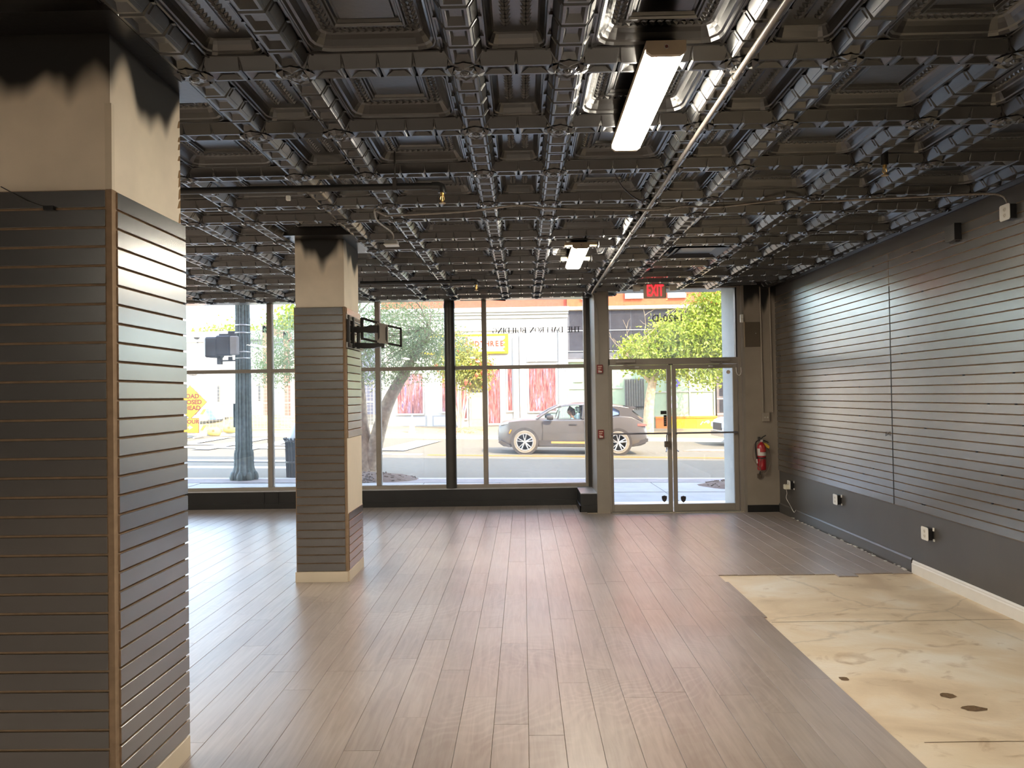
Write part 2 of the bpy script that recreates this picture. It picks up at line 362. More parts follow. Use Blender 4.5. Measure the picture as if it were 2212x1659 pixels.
# pier between windows and door, wall right of the door
MB().box(1.032, 1.216, YD-.03, YW+.25, 0, 3.4).build('wall_pier', METAL, kind='structure', label='taupe metal pier between shop windows and entrance')
MB().box(.985, 1.032, YW-.1, YW+.25, .28, 3.2).build('trim_1', DARKMET, kind='structure')
wfr = MB().box(3.127, XR+.2, 10.33, 10.55, 0, 3.6).build('wall_front_right', OLIVE, kind='structure', label='taupe wall strip between the door and the slat wall')
def spray_mat(name, base, z0, z1, amp, seed, rough=.55, scale=2.6, var=(.9, 1.06)):
    """painted surface whose top is covered by black overspray with a ragged lower edge"""
    m, n, l, p = nodes(name)
    ge = n.new('ShaderNodeNewGeometry'); sx = n.new('ShaderNodeSeparateXYZ'); l.new(ge.outputs['Position'], sx.inputs[0])
    mp = n.new('ShaderNodeMapping'); mp.inputs['Location'].default_value = (seed, seed*1.7, 0); mp.inputs['Scale'].default_value = (1, 1, .25); l.new(ge.outputs['Position'], mp.inputs[0])
    no = n.new('ShaderNodeTexNoise'); no.inputs['Scale'].default_value = scale; no.inputs['Detail'].default_value = 1.5; l.new(mp.outputs[0], no.inputs['Vector'])
    am = n.new('ShaderNodeMapRange'); am.inputs[1].default_value = .3; am.inputs[2].default_value = .7; am.inputs[3].default_value = -amp; am.inputs[4].default_value = amp; l.new(no.outputs[0], am.inputs[0])
    ad = n.new('ShaderNodeMath'); ad.operation = 'ADD'; l.new(sx.outputs['Z'], ad.inputs[0]); l.new(am.outputs[0], ad.inputs[1])
    mr = n.new('ShaderNodeMapRange'); mr.interpolation_type = 'SMOOTHSTEP'; mr.inputs[1].default_value = z0; mr.inputs[2].default_value = z1; l.new(ad.outputs[0], mr.inputs[0])
    n2 = n.new('ShaderNodeTexNoise'); n2.inputs['Scale'].default_value = 3.5; n2.inputs['Detail'].default_value = 5; l.new(ge.outputs['Position'], n2.inputs['Vector'])
    v = n.new('ShaderNodeMapRange'); v.inputs[1].default_value = .3; v.inputs[2].default_value = .7; v.inputs[3].default_value = var[0]; v.inputs[4].default_value = var[1]; l.new(n2.outputs[0], v.inputs[0])
    mu = n.new('ShaderNodeMix'); mu.data_type = 'RGBA'; mu.blend_type = 'MULTIPLY'; mu.inputs[0].default_value = 1; mu.inputs[6].default_value = lin(base); l.new(v.outputs[0], mu.inputs[7])
    mx = n.new('ShaderNodeMix'); mx.data_type = 'RGBA'; l.new(mr.outputs[0], mx.inputs[0]); l.new(mu.outputs[2], mx.inputs[6]); mx.inputs[7].default_value = lin((28, 27, 26))
    l.new(mx.outputs[2], p.inputs['Base Color']); p.inputs['Roughness'].default_value = rough
    return m
OLIVE_SPRAY = spray_mat('taupe_paint_with_overspray', (158, 146, 132), 2.86, 2.99, .12, 4.4, scale=6)
wfr.data.materials.clear(); wfr.data.materials.append(OLIVE_SPRAY)
b = MB(); b.box(3.127, XR-.012, 10.314, 10.33, 0, .105)
b.build('baseboard_front', BLACKP, kind='structure')
b = MB(); b.prism([(XR, 0), (XR-.016, 0), (XR-.016, .118), (XR-.006, .133), (XR, .133)], 'y', 6.84, 10.33)
b.build('baseboard_right', DARKWALL, kind='structure', label='dark grey skirting board along the slat wall')
b = MB(); b.prism([(XR, 0), (XR-.018, 0), (XR-.018, .085), (XR-.012, .095), (XR-.012, .105), (XR-.005, .118), (XR, .118)], 'y', 1.0, 6.83)
b.build('baseboard_right_white', WHITEP, kind='structure', label='unpainted white length of skirting board beside the bare concrete')
b = MB(); b.prism([(XR, 3.16), (XR-.02, 3.16), (XR-.05, 3.20), (XR-.05, 3.30), (XR, 3.30)], 'y', .5, 10.33); b.build('trim_2', BLACKP, kind='structure')
# paint debris along the skirting
cr = MB()
for i in range(46):
    y = random.uniform(6.9, 9.9); x = XR-.018-random.uniform(.0, .03); s = random.uniform(.004, .013)
    cr.box(x-s, x+s, y-s*1.6, y+s*1.6, .010, .010+s*.5)
cr.build('paint_crumbs', WHITEP, floor, kind='stuff')

# ---- slat boards: painted face, raw grooves
SP, SH, ST = .0762, .0665, .019
def slat_mesh(L, paint=None):
    """board lying along +Y from 0 to L, face towards -X at x=-ST, bottom at z=0"""
    b = MB(); f = [(-ST+.001, 0), (-ST, .001), (-ST, SH-.001), (-ST+.001, SH)]
    back = [(-.011, SH), (-.011, SH-.011), (-.006, SH-.011), (-.006, .011), (-.011, .011), (-.011, 0)]
    poly = f+back; k = len(poly)
    vs = [(u, 0, w) for u, w in poly]+[(u, L, w) for u, w in poly]
    b.v = vs
    for i in range(k):
        b.f.append((i, (i+1) % k, k+(i+1) % k, k+i)); b.m.append(0 if i <= 2 else 1)
    b.f += [tuple(range(k))[::-1], tuple(range(k, 2*k))]; b.m += [1, 1]
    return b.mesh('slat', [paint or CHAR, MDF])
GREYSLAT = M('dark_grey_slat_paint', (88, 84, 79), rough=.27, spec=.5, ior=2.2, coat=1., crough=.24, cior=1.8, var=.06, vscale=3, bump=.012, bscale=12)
PANELS = ((2.25, 4.685), (4.69, 7.118), (7.126, 9.556), (9.560, 10.322))
for a, c in PANELS:
    me = slat_mesh(c-a, GREYSLAT)
    MB().box(XR-.006, XR, a, c, .585, 3.03).build('groove_backing', MDF, wall_right)
    for k in range(32):
        link('slat', me, wall_right, (XR, a, .587+SP*k+(.0049)))
cf = MB()
for i in range(60):
    a, c = PANELS[random.choice((1, 1, 2, 2, 3))]; k = random.randint(1, 31); y = random.uniform(a, c)
    cf.box(XR-.0195, XR-.006, y-.006, y+.006, .587+SP*k-.006, .587+SP*k+.005)
cf.build('groove_nicks', PLASTIC_B, wall_right, kind='stuff')
MB().box(XR-.0215, XR-.019, 7.114, 7.126, .59, 2.7).build('panel_gap', PLASTIC_B, wall_right)

# ---- tin ceiling
ceiling = MB().box(XL, XR+.2, YB, YW+.3, 3.33, 3.45).build('ceiling', CEILP, kind='structure', label='black painted pressed-tin coffered ceiling')
def rrect(hx, hy, r, z, k=3):
    out = []
    for sx, sy, a0 in ((1, 1, 0), (-1, 1, PI/2), (-1, -1, PI), (1, -1, 3*PI/2)):
        for i in range(k+1):
            a = a0+PI/2*i/k; out.append((sx*(hx-r)+r*math.cos(a), sy*(hy-r)+r*math.sin(a), z))
    return out
def leaf(b, x, y, z, a, L=.028, w=.011, h=.010):
    ca, sa = math.cos(a), math.sin(a)
    P = lambda u, v, q: (x+u*ca-v*sa, y+u*sa+v*ca, z+q)
    b.add([P(-L, 0, 0), P(0, -w, -.002), P(L, 0, 0), P(0, w, -.002), P(.003, 0, -h)], [(0, 1, 4), (1, 2, 4), (2, 3, 4), (3, 0, 4)])
def panel_mesh(w, d):
    b = MB(); hx, hy = (w-.166)/2, (d-.166)/2; s = .62 if min(w, d) < .6 else 1.
    def ring(i, z, r): return rrect(hx-i*s, hy-i*s, max(r*s, .002), z)
    prof = [(0, .056, .0), (.018, .056, .085), (.023, .047, .082), (.030, .047, .078), (.036, .058, .074), (.046, .063, .068), (.062, .084, .056), (.076, .098, .044), (.088, .104, .03)]
    big = min(w, d) > .6
    if big: prof += [(.140, .104, .004), (.145, .093, .003), (.153, .093, .003), (.158, .102, .003), (.165, .102, .002), (.170, .115, .002), (.180, .115, .002), (.185, .109, .002)]
    rings = [ring(*q) for q in prof]; k = len(rings[0]); vs = [p for r in rings for p in r]; fs = []
    for i in range(len(rings)-1):
        fs += [(i*k+j, i*k+(j+1) % k, (i+1)*k+(j+1) % k, (i+1)*k+j) for j in range(k)]
    fs.append(tuple((len(rings)-1)*k+j for j in range(k)))
    b.add(vs, fs)
    if big:
        e = .114
        for side in range(4):
            hl = (hy if side % 2 == 0 else hx)-e; n = 11
            for i in range(n):
                t = -hl+2*hl*(i+.5)/n
                for q in (-1, 1):
                    off = (hx if side % 2 == 0 else hy)-e+q*.013
                    x, y, a = (off, t, PI/2+q*.7) if side == 0 else (t, off, q*.7) if side == 1 else (-off, t, PI/2-q*.7) if side == 2 else (t, -off, -q*.7)
                    leaf(b, x, y, .104, a, .022, .010, .011)
        for sx in (-1, 1):
            for sy in (-1, 1): leaf(b, sx*(hx-.016), sy*(hy-.016), .056, sx*sy*PI/4, .022, .009, .008)
    elif w < d-.1 or d < w-.1:
        lng = hy if d > w else hx; sw = w < d
        for q in (-1, 1):
            n = 12
            for i in range(n):
                t = (-1+2*(i+.5)/n)*(lng-.11)
                for z_ in (-1, 1):
                    o_ = q*.043+z_*.008
                    x, y, a = (o_, t, PI/2+z_*.75) if sw else (t, o_, z_*.75)
                    leaf(b, x, y, .104, a, .024, .010, .011)
        if sw: b.box(-.014, .014, -(lng-.12), lng-.12, .098, .106)
        else: b.box(-(lng-.12), lng-.12, -.014, .014, .098, .106)
    return b.mesh('ceiling_panel', CEILP)
def beam_mesh(L, n, plain=False):
    """n pan-faced blocks along Y, centred, underside at z=0"""
    b = MB(); bl = L/n; T, U, Z = .048, .086, .060
    for i in range(n):
        y0, y1 = -L/2+i*bl+.002, -L/2+(i+1)*bl-.002
        o = [(-T, y0+.008, 0), (T, y0+.008, 0), (T, y1-.008, 0), (-T, y1-.008, 0)]
        g = [(-T+.002, y0, .010), (T-.002, y0, .010), (T-.002, y1, .010), (-T+.002, y1, .010)]
        t = [(-U, y0, Z), (U, y0, Z), (U, y1, Z), (-U, y1, Z)]
        r1 = [(-T+.012, y0+.018, 0), (T-.012, y0+.018, 0), (T-.012, y1-.018, 0), (-T+.012, y1-.018, 0)]
        r2 = [(-T+.024, y0+.050, .020), (T-.024, y0+.050, .020), (T-.024, y1-.052, .020), (-T+.024, y1-.052, .020)]
        s0 = [(-T-.004, y0+.008, .006), (-U+.010, y0+.008, Z-.016), (-U+.010, y1-.008, Z-.016), (-T-.004, y1-.008, .006)]
        b.add(o+r1+r2+t+g, [(0, 1, 5, 4), (1, 2, 6, 5), (2, 3, 7, 6), (3, 0, 4, 7), (4, 5, 9, 8), (5, 6, 10, 9), (6, 7, 11, 10), (7, 4, 8, 11), (8, 9, 10, 11),
              (0, 3, 15, 12), (2, 1, 13, 14), (0, 16, 17, 1), (2, 18, 19, 3), (0, 12, 16), (1, 17, 13), (2, 14, 18), (3, 19, 15), (12, 13, 17, 16), (14, 15, 19, 18)])
        if plain: continue
        for sx in (-1, 1):     # raised side tablets and the little studs at the joints
            dx, dz = U-T, Z; nl = math.hypot(dx, dz); nx, nz = sx*dz/nl*.004, -dx/nl*.004
            pts = []
            for f, yy in ((.22, y0+.016), (.78, y0+.016), (.78, y1-.016), (.22, y1-.016)):
                pts.append((sx*(T+dx*f), yy, dz*f))
            hi = [(x+nx, y+(.005 if k < 2 else -.005), z+nz) for k, (x, y, z) in enumerate(pts)]
            b.add(pts+hi, [(0, 1, 5, 4), (1, 2, 6, 5), (2, 3, 7, 6), (3, 0, 4, 7), (4, 5, 6, 7)])
            if i < n-1: b.box(sx*(U+.004)-.007, sx*(U+.004)+.007, y1-.006, y1+.010, Z-.018, Z)
    if plain:      # smooth cove on both flanks
        for sx in (-1, 1): b.add([(sx*(T+.001), -L/2-.03, .004), (sx*(T+.010), -L/2-.03, .030), (sx*(U+.004), -L/2-.03, Z), (sx*(T+.001), L/2+.03, .004), (sx*(T+.010), L/2+.03, .030), (sx*(U+.004), L/2+.03, Z)], [(0, 1, 4, 3), (1, 2, 5, 4)])
    for sx in (-1, 1): b.box(sx*(U+.012)-.005, sx*(U+.012)+.005, -L/2, L/2, Z-.012, Z)
    return b.mesh('beam_segment', CEILP)
def boss_mesh():
    b = MB(); k = 24
    b.add([(sx*h, sy*h, z) for h, z in ((.058, .004), (.090, .060)) for sx, sy in ((-1, -1), (1, -1), (1, 1), (-1, 1))],
          [(0, 1, 2, 3), (0, 1, 5, 4), (1, 2, 6, 5), (2, 3, 7, 6), (3, 0, 4, 7)])
    prof = [(.056, .004), (.054, -.006), (.040, -.014), (.022, -.012), (.016, -.020), (.0, -.024)]
    vs = []; fs = []
    for r, z in prof:
        for i in range(k):
            a = 2*PI*i/k; q = r*(1+.14*math.cos(8*a)); vs.append((q*math.cos(a), q*math.sin(a), z))
    for j in range(len(prof)-1): fs += [(j*k+i, j*k+(i+1) % k, (j+1)*k+(i+1) % k, (j+1)*k+i) for i in range(k)]
    b.add(vs, fs)
    for a in range(4):        # acanthus tongues reaching onto the beams
        ca, sa = round(math.cos(a*PI/2)), round(math.sin(a*PI/2)); R = lambda x, y, z: (x*ca-y*sa, x*sa+y*ca, z)
        b.add([R(.045, -.045, .002), R(.045, .045, .002), R(.075, .040, -.006), R(.092, .0, -.004), R(.075, -.040, -.006), R(.06, 0, -.018)],
              [(0, 5, 1), (1, 5, 2), (2, 5, 3), (3, 5, 4), (4, 5, 0)])
    return b.mesh('beam_boss', CEILP)
WD, ND = .76, .46
XB = [3.422]
while XB[-1] > -6.4: XB.append(round(XB[-1]-(WD if len(XB) % 2 == 1 else ND), 3))
XB = sorted(XB)
YBM = [.20, .96, 1.72, 2.48, 3.24, 4.0, 4.76, 5.52, 5.98, 6.74, 7.20, 7.96, 8.42, 9.18, 9.64, 10.40, 10.86]
PM = {}
def pm(w, d):
    k = (round(w, 2), round(d, 2))
    if k not in PM: PM[k] = panel_mesh(*k)
    return PM[k]
BM = {WD: beam_mesh(WD-.13, 4), ND: beam_mesh(ND-.13, 2)}
BX = {WD: beam_mesh(WD-.13, 4, True), ND: beam_mesh(ND-.13, 2, True)}
BOSS = boss_mesh()
COLS_XY = ((-2.10, -1.63, 2.86, 3.5), (-2.10, -1.63, 6.70, 7.33))
def blocked(x, y): return x > 1.0 and y > 10.2
def incol(x, y, m=0): return any(a-m < x < c+m and d-m < y < e+m for a, c, d, e in COLS_XY)
for i, x in enumerate(XB):
    for j, y in enumerate(YBM):
        if blocked(x, y): continue
        if not incol(x, y): link('beam_boss', BOSS, ceiling, (x, y, ZB))
        if j < len(YBM)-1:
            d = round(YBM[j+1]-y, 2); cy = y+d/2
            if not blocked(x, cy) and not incol(x, cy): link('beam_segment', BM[d], ceiling, (x, cy, ZB))
        if i < len(XB)-1:
            w = round(XB[i+1]-x, 2); cx = x+w/2
            if not incol(cx, y, .1): link('cross_beam_segment', BX[w], ceiling, (cx, y, ZB), PI/2)
            if j < len(YBM)-1 and not blocked(cx, YBM[j]+.3): link('ceiling_panel', pm(w, YBM[j+1]-y), ceiling, (cx, y+(YBM[j+1]-y)/2, ZB))
# plain edge strips against the walls
MB().box(3.50, XR, .2, 10.33, ZB+.03, 3.33).build('edge_strip', CEILP, ceiling)
MB().box(XL, 1.03, 10.93, YW, ZB+.02, 3.33).build('edge_strip', CEILP, ceiling)
MB().box(1.0, XR, 10.38, YD+.1, ZB+.05, 3.33).build('edge_strip', CEILP, ceiling)
for a, c, d, e in COLS_XY:
    MB().box(a-.07, c+.10, d-.16, e+.07, ZB+.02, 3.33).build('column_collar', CEILP, ceiling)
# ================================================================ COLUMNS
CREAM = M('cream_board', (232, 218, 196), rough=.5, var=.05, vscale=3)
CREAM_SPRAY = spray_mat('cream_plaster_with_overspray', (244, 230, 210), 2.93, 3.06, .15, 2.2, scale=4.2)
SLATMESH = {}
def column(name, label, X0, X1, Y0, Y1, missing):
    """square pier: cream core, slat boards on front, right and left, cream base board"""
    t = thing(name, label, 'column', ((X0+X1)/2, (Y0+Y1)/2, 0))
    MB().box(X0, X1, Y0, Y1, 0, 3.33).build('pier', CREAM_SPRAY, t)
    th = .022
    # base boards
    MB().cbox(X0-th, X1+.006, Y0-th, Y0, 0, .105, .003).build('base_board', CREAM, t)
    MB().cbox(X1, X1+th, Y0-.004, Y1+.01, 0, .105, .003).build('base_board', CREAM, t)
    MB().cbox(X0-th, X0, Y0, Y1, 0, .105, .003).build('base_board', CREAM, t)
    # raw corner strips and groove backing
    MB().box(X1-.012, X1+.012, Y0-.014, Y0+.02, .105, 2.545).build('corner_strip', MDF, t)
    MB().box(X0-.012, X0+.01, Y0-.012, Y0+.02, .105, 2.545).build('corner_strip', MDF, t)
    MB().box(X0, X1-.012, Y0-.008, Y0, .105, 2.545).build('groove_backing', MDF, t)
    MB().box(X0-.008, X0, Y0+.02, Y1, .105, 2.545).build('groove_backing', MDF, t)
    rng = [(.105, 2.545)] if not missing else [(.105, .622), (1.327, 2.545)]
    for a, c in rng: MB().box(X1, X1+.008, Y0+.012, Y1, a, c).build('groove_backing', MDF, t)
    Lx, Ly = X1-X0-.008, Y1-Y0-.005
    for L in (Lx, Ly):
        if L not in SLATMESH: SLATMESH[L] = slat_mesh(L)
    P = Vector(t.location)
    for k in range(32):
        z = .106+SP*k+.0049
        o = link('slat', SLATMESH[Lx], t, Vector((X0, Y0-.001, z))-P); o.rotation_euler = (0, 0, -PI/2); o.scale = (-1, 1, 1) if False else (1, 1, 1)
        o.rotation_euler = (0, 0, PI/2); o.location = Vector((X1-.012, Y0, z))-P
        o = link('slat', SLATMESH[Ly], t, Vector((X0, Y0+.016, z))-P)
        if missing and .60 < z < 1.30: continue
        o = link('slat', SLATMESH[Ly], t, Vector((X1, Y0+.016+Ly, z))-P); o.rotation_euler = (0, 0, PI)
    return t
colA = column('slat_column', 'large near column clad in charcoal slat board at the left', -2.10, -1.635, 2.875, 3.47, False)
colB = column('slat_column', 'farther slat board column carrying the television bracket', -2.10, -1.645, 6.72, 7.30, True)
MB().box(-1.645, -1.632, 6.715, 7.31, .63, 1.326).build('cover_panel', CREAM, colB)
# cable stub hanging from a groove of the near column
MB().tube([(-2.06, 2.85, 2.56), (-1.95, 2.845, 2.50), (-1.88, 2.843, 2.475)], .002, 5).build('loose_wire', DARKMET, colA)
MB().box(-1.885, -1.845, 2.84, 2.857, 2.462, 2.478).build('groove_hook', PLASTIC_B, colA)
# chipped plaster edge on the near column
ch = MB()
for i in range(9):
    z = 2.58+i*.055+random.uniform(-.015, .015); h = random.uniform(.012, .03)
    ch.prism([(3.450-random.uniform(0, .012), z-h), (3.467, z-h*.6), (3.467, z+h), (3.457, z+h*.7)], 'x', -1.6355, -1.6335)
ch.build('chipped_edge', M('old_putty', (150, 120, 84), rough=.9, var=.2), colA)
MB().box(-1.65, -1.623, 2.863, 2.884, 2.545, 2.89).build('corner_bead', CREAM, colA)

# ---- television bracket on the far column
tv = thing('television_bracket', 'black articulated television wall bracket on the far column', 'bracket', (-1.63, 6.95, 2.2))
BRK = M('bracket_black', (46, 43, 43), rough=.45, spec=.5)
for z0, z1 in ((2.43, 2.475), (2.165, 2.215)):
    b = MB(); b.box(-1.624, -1.612, 6.69, 7.36, z0, z0+.008); b.box(-1.624, -1.612, 6.69, 7.36, z1-.008, z1)
    for k in range(23): y = 6.70+k*.0295; b.box(-1.624, -1.612, y-.008, y, z0, z1)
    b.build('wall_rail', GALV, tv)
for y in (6.74, 6.92): MB().cbox(-1.626, -1.60, y-.022, y+.022, 2.17, 2.47, .004).build('wall_upright', BRK, tv)
MB().prism([(-1.61, 2.325), (-1.50, 2.325), (-1.46, 2.315), (-1.38, 2.315), (-1.38, 2.385), (-1.44, 2.39), (-1.50, 2.375), (-1.61, 2.375)], 'y', 6.90, 6.965).build('arm', BRK, tv)
MB().prism([(-1.60, 2.185), (-1.52, 2.17), (-1.42, 2.172), (-1.33, 2.19), (-1.325, 2.20), (-1.33, 2.215), (-1.56, 2.225), (-1.60, 2.225)], 'y', 6.93, 6.985).build('arm', BRK, tv)
MB().tube([(-1.57, 6.95, 2.17), (-1.57, 6.95, 2.39)], .016, 10).build('pivot', BRK, tv)
MB().tube([(-1.335, 6.95, 2.17), (-1.335, 6.95, 2.40)], .016, 10).build('pivot', BRK, tv)
def bar(b, p, q, w, t=.012):
    p, q = Vector(p), Vector(q); d = (q-p).normalized(); n = Vector((0, 1, 0)); s = d.cross(n).normalized()*w/2; y = n*t/2
    b.add([p-s-y, p+s-y, p+s+y, p-s+y, q-s-y, q+s-y, q+s+y, q-s+y], [(0, 1, 2, 3), (4, 5, 6, 7), (0, 1, 5, 4), (1, 2, 6, 5), (2, 3, 7, 6), (3, 0, 4, 7)])
def swing(x0, z0, x1, z1, zb0, zb1, y):
    b = MB(); w = .022
    bar(b, (x0, y, z0), (x1, y, z1), w); bar(b, (x0, y, zb0), (x1, y, zb1), w)
    bar(b, (x0+.008, y, z0), (x0+.008, y, zb0), w+.006, .02); return b
b = swing(-1.540, 2.462, -1.37, 2.41, 2.268, 2.225, 6.94); b.build('screen_frame', BRK, tv)
b = MB(); w = .02
bar(b, (-1.29, 6.94, 2.385), (-1.155, 6.94, 2.352), w); bar(b, (-1.29, 6.94, 2.215), (-1.155, 6.94, 2.186), w); bar(b, (-1.160, 6.94, 2.36), (-1.160, 6.94, 2.178), w)
b.build('screen_frame', BRK, tv)
MB().prism([(-1.385, 2.418), (-1.283, 2.392), (-1.283, 2.205), (-1.385, 2.225)], 'y', 6.925, 6.955).build('screen_plate', M('bracket_grey', (168, 162, 154), rough=.4), tv)
MB().prism([(-1.378, 2.405), (-1.363, 2.38), (-1.363, 2.27), (-1.378, 2.24)], 'y', 6.920, 6.926).build('plate_rib', BRK, tv)
MB().prism([(-1.290, 2.385), (-1.303, 2.36), (-1.303, 2.25), (-1.290, 2.22)], 'y', 6.920, 6.926).build('plate_rib', BRK, tv)

# ---- round steel post on the window ledge
t = thing('round_post', 'dark round steel post standing on the window ledge', 'post', (-1.127, YK+.06, .285))
MB().lathe([(.083, 0), (.083, 2.92)], (-1.127, YK+.06, .285), 28).build('shaft', M('post_paint', (70, 66, 62), rough=.35, spec=.5, var=.12, vscale=3), t, smooth=40)
MB().lathe([(.088, 0), (.090, .05), (.084, .10)], (-1.127, YK+.06, 3.06), 28).build('cap_ring', DARKMET, t, smooth=40)

# ================================================================ SHOP WINDOW
win = MB().box(XL, .985, YW-.05, YW+.07, .285, .335).build('window_1', METAL, kind='structure', label='large shop window in a taupe metal frame')
MX = [-7.35, -5.62, -3.935, -2.25, -.593]
MB().box(XL, .985, YW-.05, YW+.07, 3.205, 3.24).build('head_rail', METAL, win)
edges = [XL]+MX+[.985]
for x in MX: MB().cbox(x-.036, x+.036, YW-.055, YW+.07, .335, 3.205, .004).build('mullion', METAL, win)
MB().cbox(.945, .985, YW-.055, YW+.07, .335, 3.205, .004).build('mullion', METAL, win)
for i in range(len(edges)-1):
    a = edges[i]+(.036 if i else 0); c = edges[i+1]-(.036 if i < len(edges)-2 else .04)
    MB().cbox(a, c, YW-.05, YW+.07, 2.11, 2.165, .003).build('transom_rail', METAL, win)
    MB().box(a, c, YW+.008, YW+.014, .335, 2.11).build('pane', GLASS, win)
    MB().box(a, c, YW+.008, YW+.014, 2.165, 3.205).build('pane', GLASS, win)
# serif lettering, read from the street
SER = {'T': [(0,.97,.8,.97,.06),(.4,0,.4,1,.14),(.25,.03,.55,.03,.05),(.02,.8,.02,.98,.05),(.78,.8,.78,.98,.05)],
 'H': [(.15,0,.15,1,.14),(.75,0,.75,1,.14),(.15,.5,.75,.5,.06),(0,.03,.3,.03,.05),(.6,.03,.9,.03,.05),(0,.97,.3,.97,.05),(.6,.97,.9,.97,.05)],
 'E': [(.15,0,.15,1,.14),(0,.03,.7,.03,.06),(0,.97,.68,.97,.06),(.15,.5,.52,.5,.06),(.68,0,.68,.2,.05),(.66,.8,.66,1,.05)],
 'D': [(.15,0,.15,1,.14),(0,.03,.45,.03,.06),(0,.97,.45,.97,.06),('a',.42,.5,.40,.47,-90,90,.12)],
 'A': [(.08,0,.42,1,.06),(.76,0,.44,1,.15),(.2,.33,.66,.33,.05),(-.02,.03,.2,.03,.05),(.6,.03,.9,.03,.05)],
 'F': [(.15,0,.15,1,.14),(0,.03,.32,.03,.05),(0,.97,.65,.97,.06),(.15,.5,.5,.5,.06),(.63,.8,.63,1,.05)],
 'R': [(.15,0,.15,1,.14),(0,.03,.32,.03,.05),(0,.97,.4,.97,.06),('a',.38,.74,.24,.23,-90,90,.11),(.15,.5,.4,.5,.06),(.42,.5,.78,0,.13)],
 'O': [('a',.45,.5,.38,.47,0,360,.11)],
 'N': [(.13,0,.13,1,.06),(.13,1,.76,0,.15),(.76,0,.76,1,.06),(0,.03,.28,.03,.05),(0,.97,.25,.97,.05),(.62,.97,.92,.97,.05)],
 'B': [(.15,0,.15,1,.14),(0,.03,.42,.03,.06),(0,.97,.38,.97,.06),(.15,.52,.4,.52,.05),('a',.38,.75,.22,.22,-90,90,.11),('a',.40,.27,.27,.25,-90,90,.11)],
 'U': [(.14,.3,.14,1,.14),(.74,.3,.74,1,.07),('a',.44,.32,.30,.29,180,360,.09),(0,.97,.3,.97,.05),(.6,.97,.88,.97,.05)],
 'I': [(.17,0,.17,1,.14),(0,.03,.34,.03,.05),(0,.97,.34,.97,.05)],
 'L': [(.15,0,.15,1,.14),(0,.03,.65,.03,.06),(0,.97,.32,.97,.05),(.63,0,.63,.25,.05)],
 'G': [('a',.45,.5,.38,.47,40,320,.11),(.72,.05,.72,.42,.12),(.55,.42,.86,.42,.05)]}
WID = {'I': .42, 'T': .86, 'O': .96, 'G': .96, 'D': .92, 'H': .98, 'N': .98, 'A': .92, 'U': .94}
def serif(txt, h, b, x, z, y0, y1):
    def seg(p, q, w):
        d = Vector((q[0]-p[0], q[1]-p[1])); L = d.length or 1; n = Vector((-d.y, d.x))/L*w/2
        pts = [(p[0]-n.x, p[1]-n.y), (q[0]-n.x, q[1]-n.y), (q[0]+n.x, q[1]+n.y), (p[0]+n.x, p[1]+n.y)]
        b.prism([(x-h*u, z+h*v) for u, v in pts], 'y', y0, y1)
    for chh in txt:
        if chh == ' ': x -= .5*h; continue
        for s in SER[chh]:
            if s[0] == 'a':
                _, cx, cy, rx, ry, a0, a1, w = s; n = 10 if a1-a0 < 300 else 16
                P = [(cx+rx*math.cos(math.radians(a0+(a1-a0)*i/n)), cy+ry*math.sin(math.radians(a0+(a1-a0)*i/n))) for i in range(n+1)]
                for i in range(n):
                    sl = abs(P[i+1][0]-P[i][0])/(math.hypot(P[i+1][0]-P[i][0], P[i+1][1]-P[i][1])+1e-6)
                    seg(P[i], P[i+1], 1.25*w*(1.25-.75*sl))
            else: seg(s[:2], s[2:4], s[4]*1.3)
        x -= WID.get(chh, .8)*h
    return x
VINYL = M('dark_window_vinyl', (96, 98, 112), rough=.5, var=.03)
b = MB(); serif('THE DAFFRON BUILDING', .086, b, .905, 2.665, YW+.006, YW+.0075); b.build('window_lettering', VINYL, win)

# ================================================================ ENTRANCE DOOR
door = MB().cbox(1.216, 3.127, YD-.05, YD+.06, 2.105, 2.195, .004).build('door_1', METAL, kind='structure', label='glazed double entrance door in a taupe metal frame')
MB().box(3.056, 3.127, YD-.06, YD+.06, 0, 3.3).build('door_jamb', METAL, door)
MB().box(3.100, 3.131, YD-.125, YD-.06, 0, 3.2).build('door_casing', METAL, door)
MB().box(1.216, 1.236, YD-.05, YD+.06, 0, 3.3).build('door_jamb', METAL, door)
MB().box(1.216, 3.127, YD-.04, YD+.06, 3.19, 3.35).build('transom_head', METAL, door)
MB().box(1.236, 3.056, YD+.01, YD+.016, 2.195, 3.19).build('transom_pane', GLASS, door)
MB().box(3.036, 3.056, YD-.03, YD+.05, 2.195, 3.19).build('transom_stop', DARKMET, door)
MB().box(1.216, 3.127, YD-.05, YD+.08, 0, .012).build('threshold', GALV, door)
def leaf_door(x0, x1, gx0, gx1):
    o = MB().cbox(x0, gx0, YD-.022, YD+.022, .014, 2.10, .003).build('door_leaf', METAL, door)
    b = MB(); b.cbox(gx1, x1, YD-.022, YD+.022, .014, 2.10, .003); b.build('stile', METAL, o)
    MB().cbox(gx0, gx1, YD-.022, YD+.022, .014, .118, .003).build('bottom_rail', METAL, o)
    MB().cbox(gx0, gx1, YD-.022, YD+.022, 2.042, 2.10, .003).build('top_rail', METAL, o)
    MB().box(gx0, gx1, YD-.003, YD+.003, .118, 2.042).build('pane', GLASS, o)
    b = MB(); b.tube([(gx0-.03, YD-.07, 1.128), (gx1+.04, YD-.07, 1.128)], .0125, 10)
    for x in (gx0-.015, gx1+.02): b.tube([(x, YD-.02, 1.128), (x, YD-.07, 1.128)], .009, 8)
    b.build('push_bar', M('brushed_steel', (150, 150, 158), rough=.3, metal=.8), o, smooth=40)
    return o
lf1 = leaf_door(1.238, 2.108, 1.272, 2.050); lf2 = leaf_door(2.122, 3.052, 2.178, 2.988)
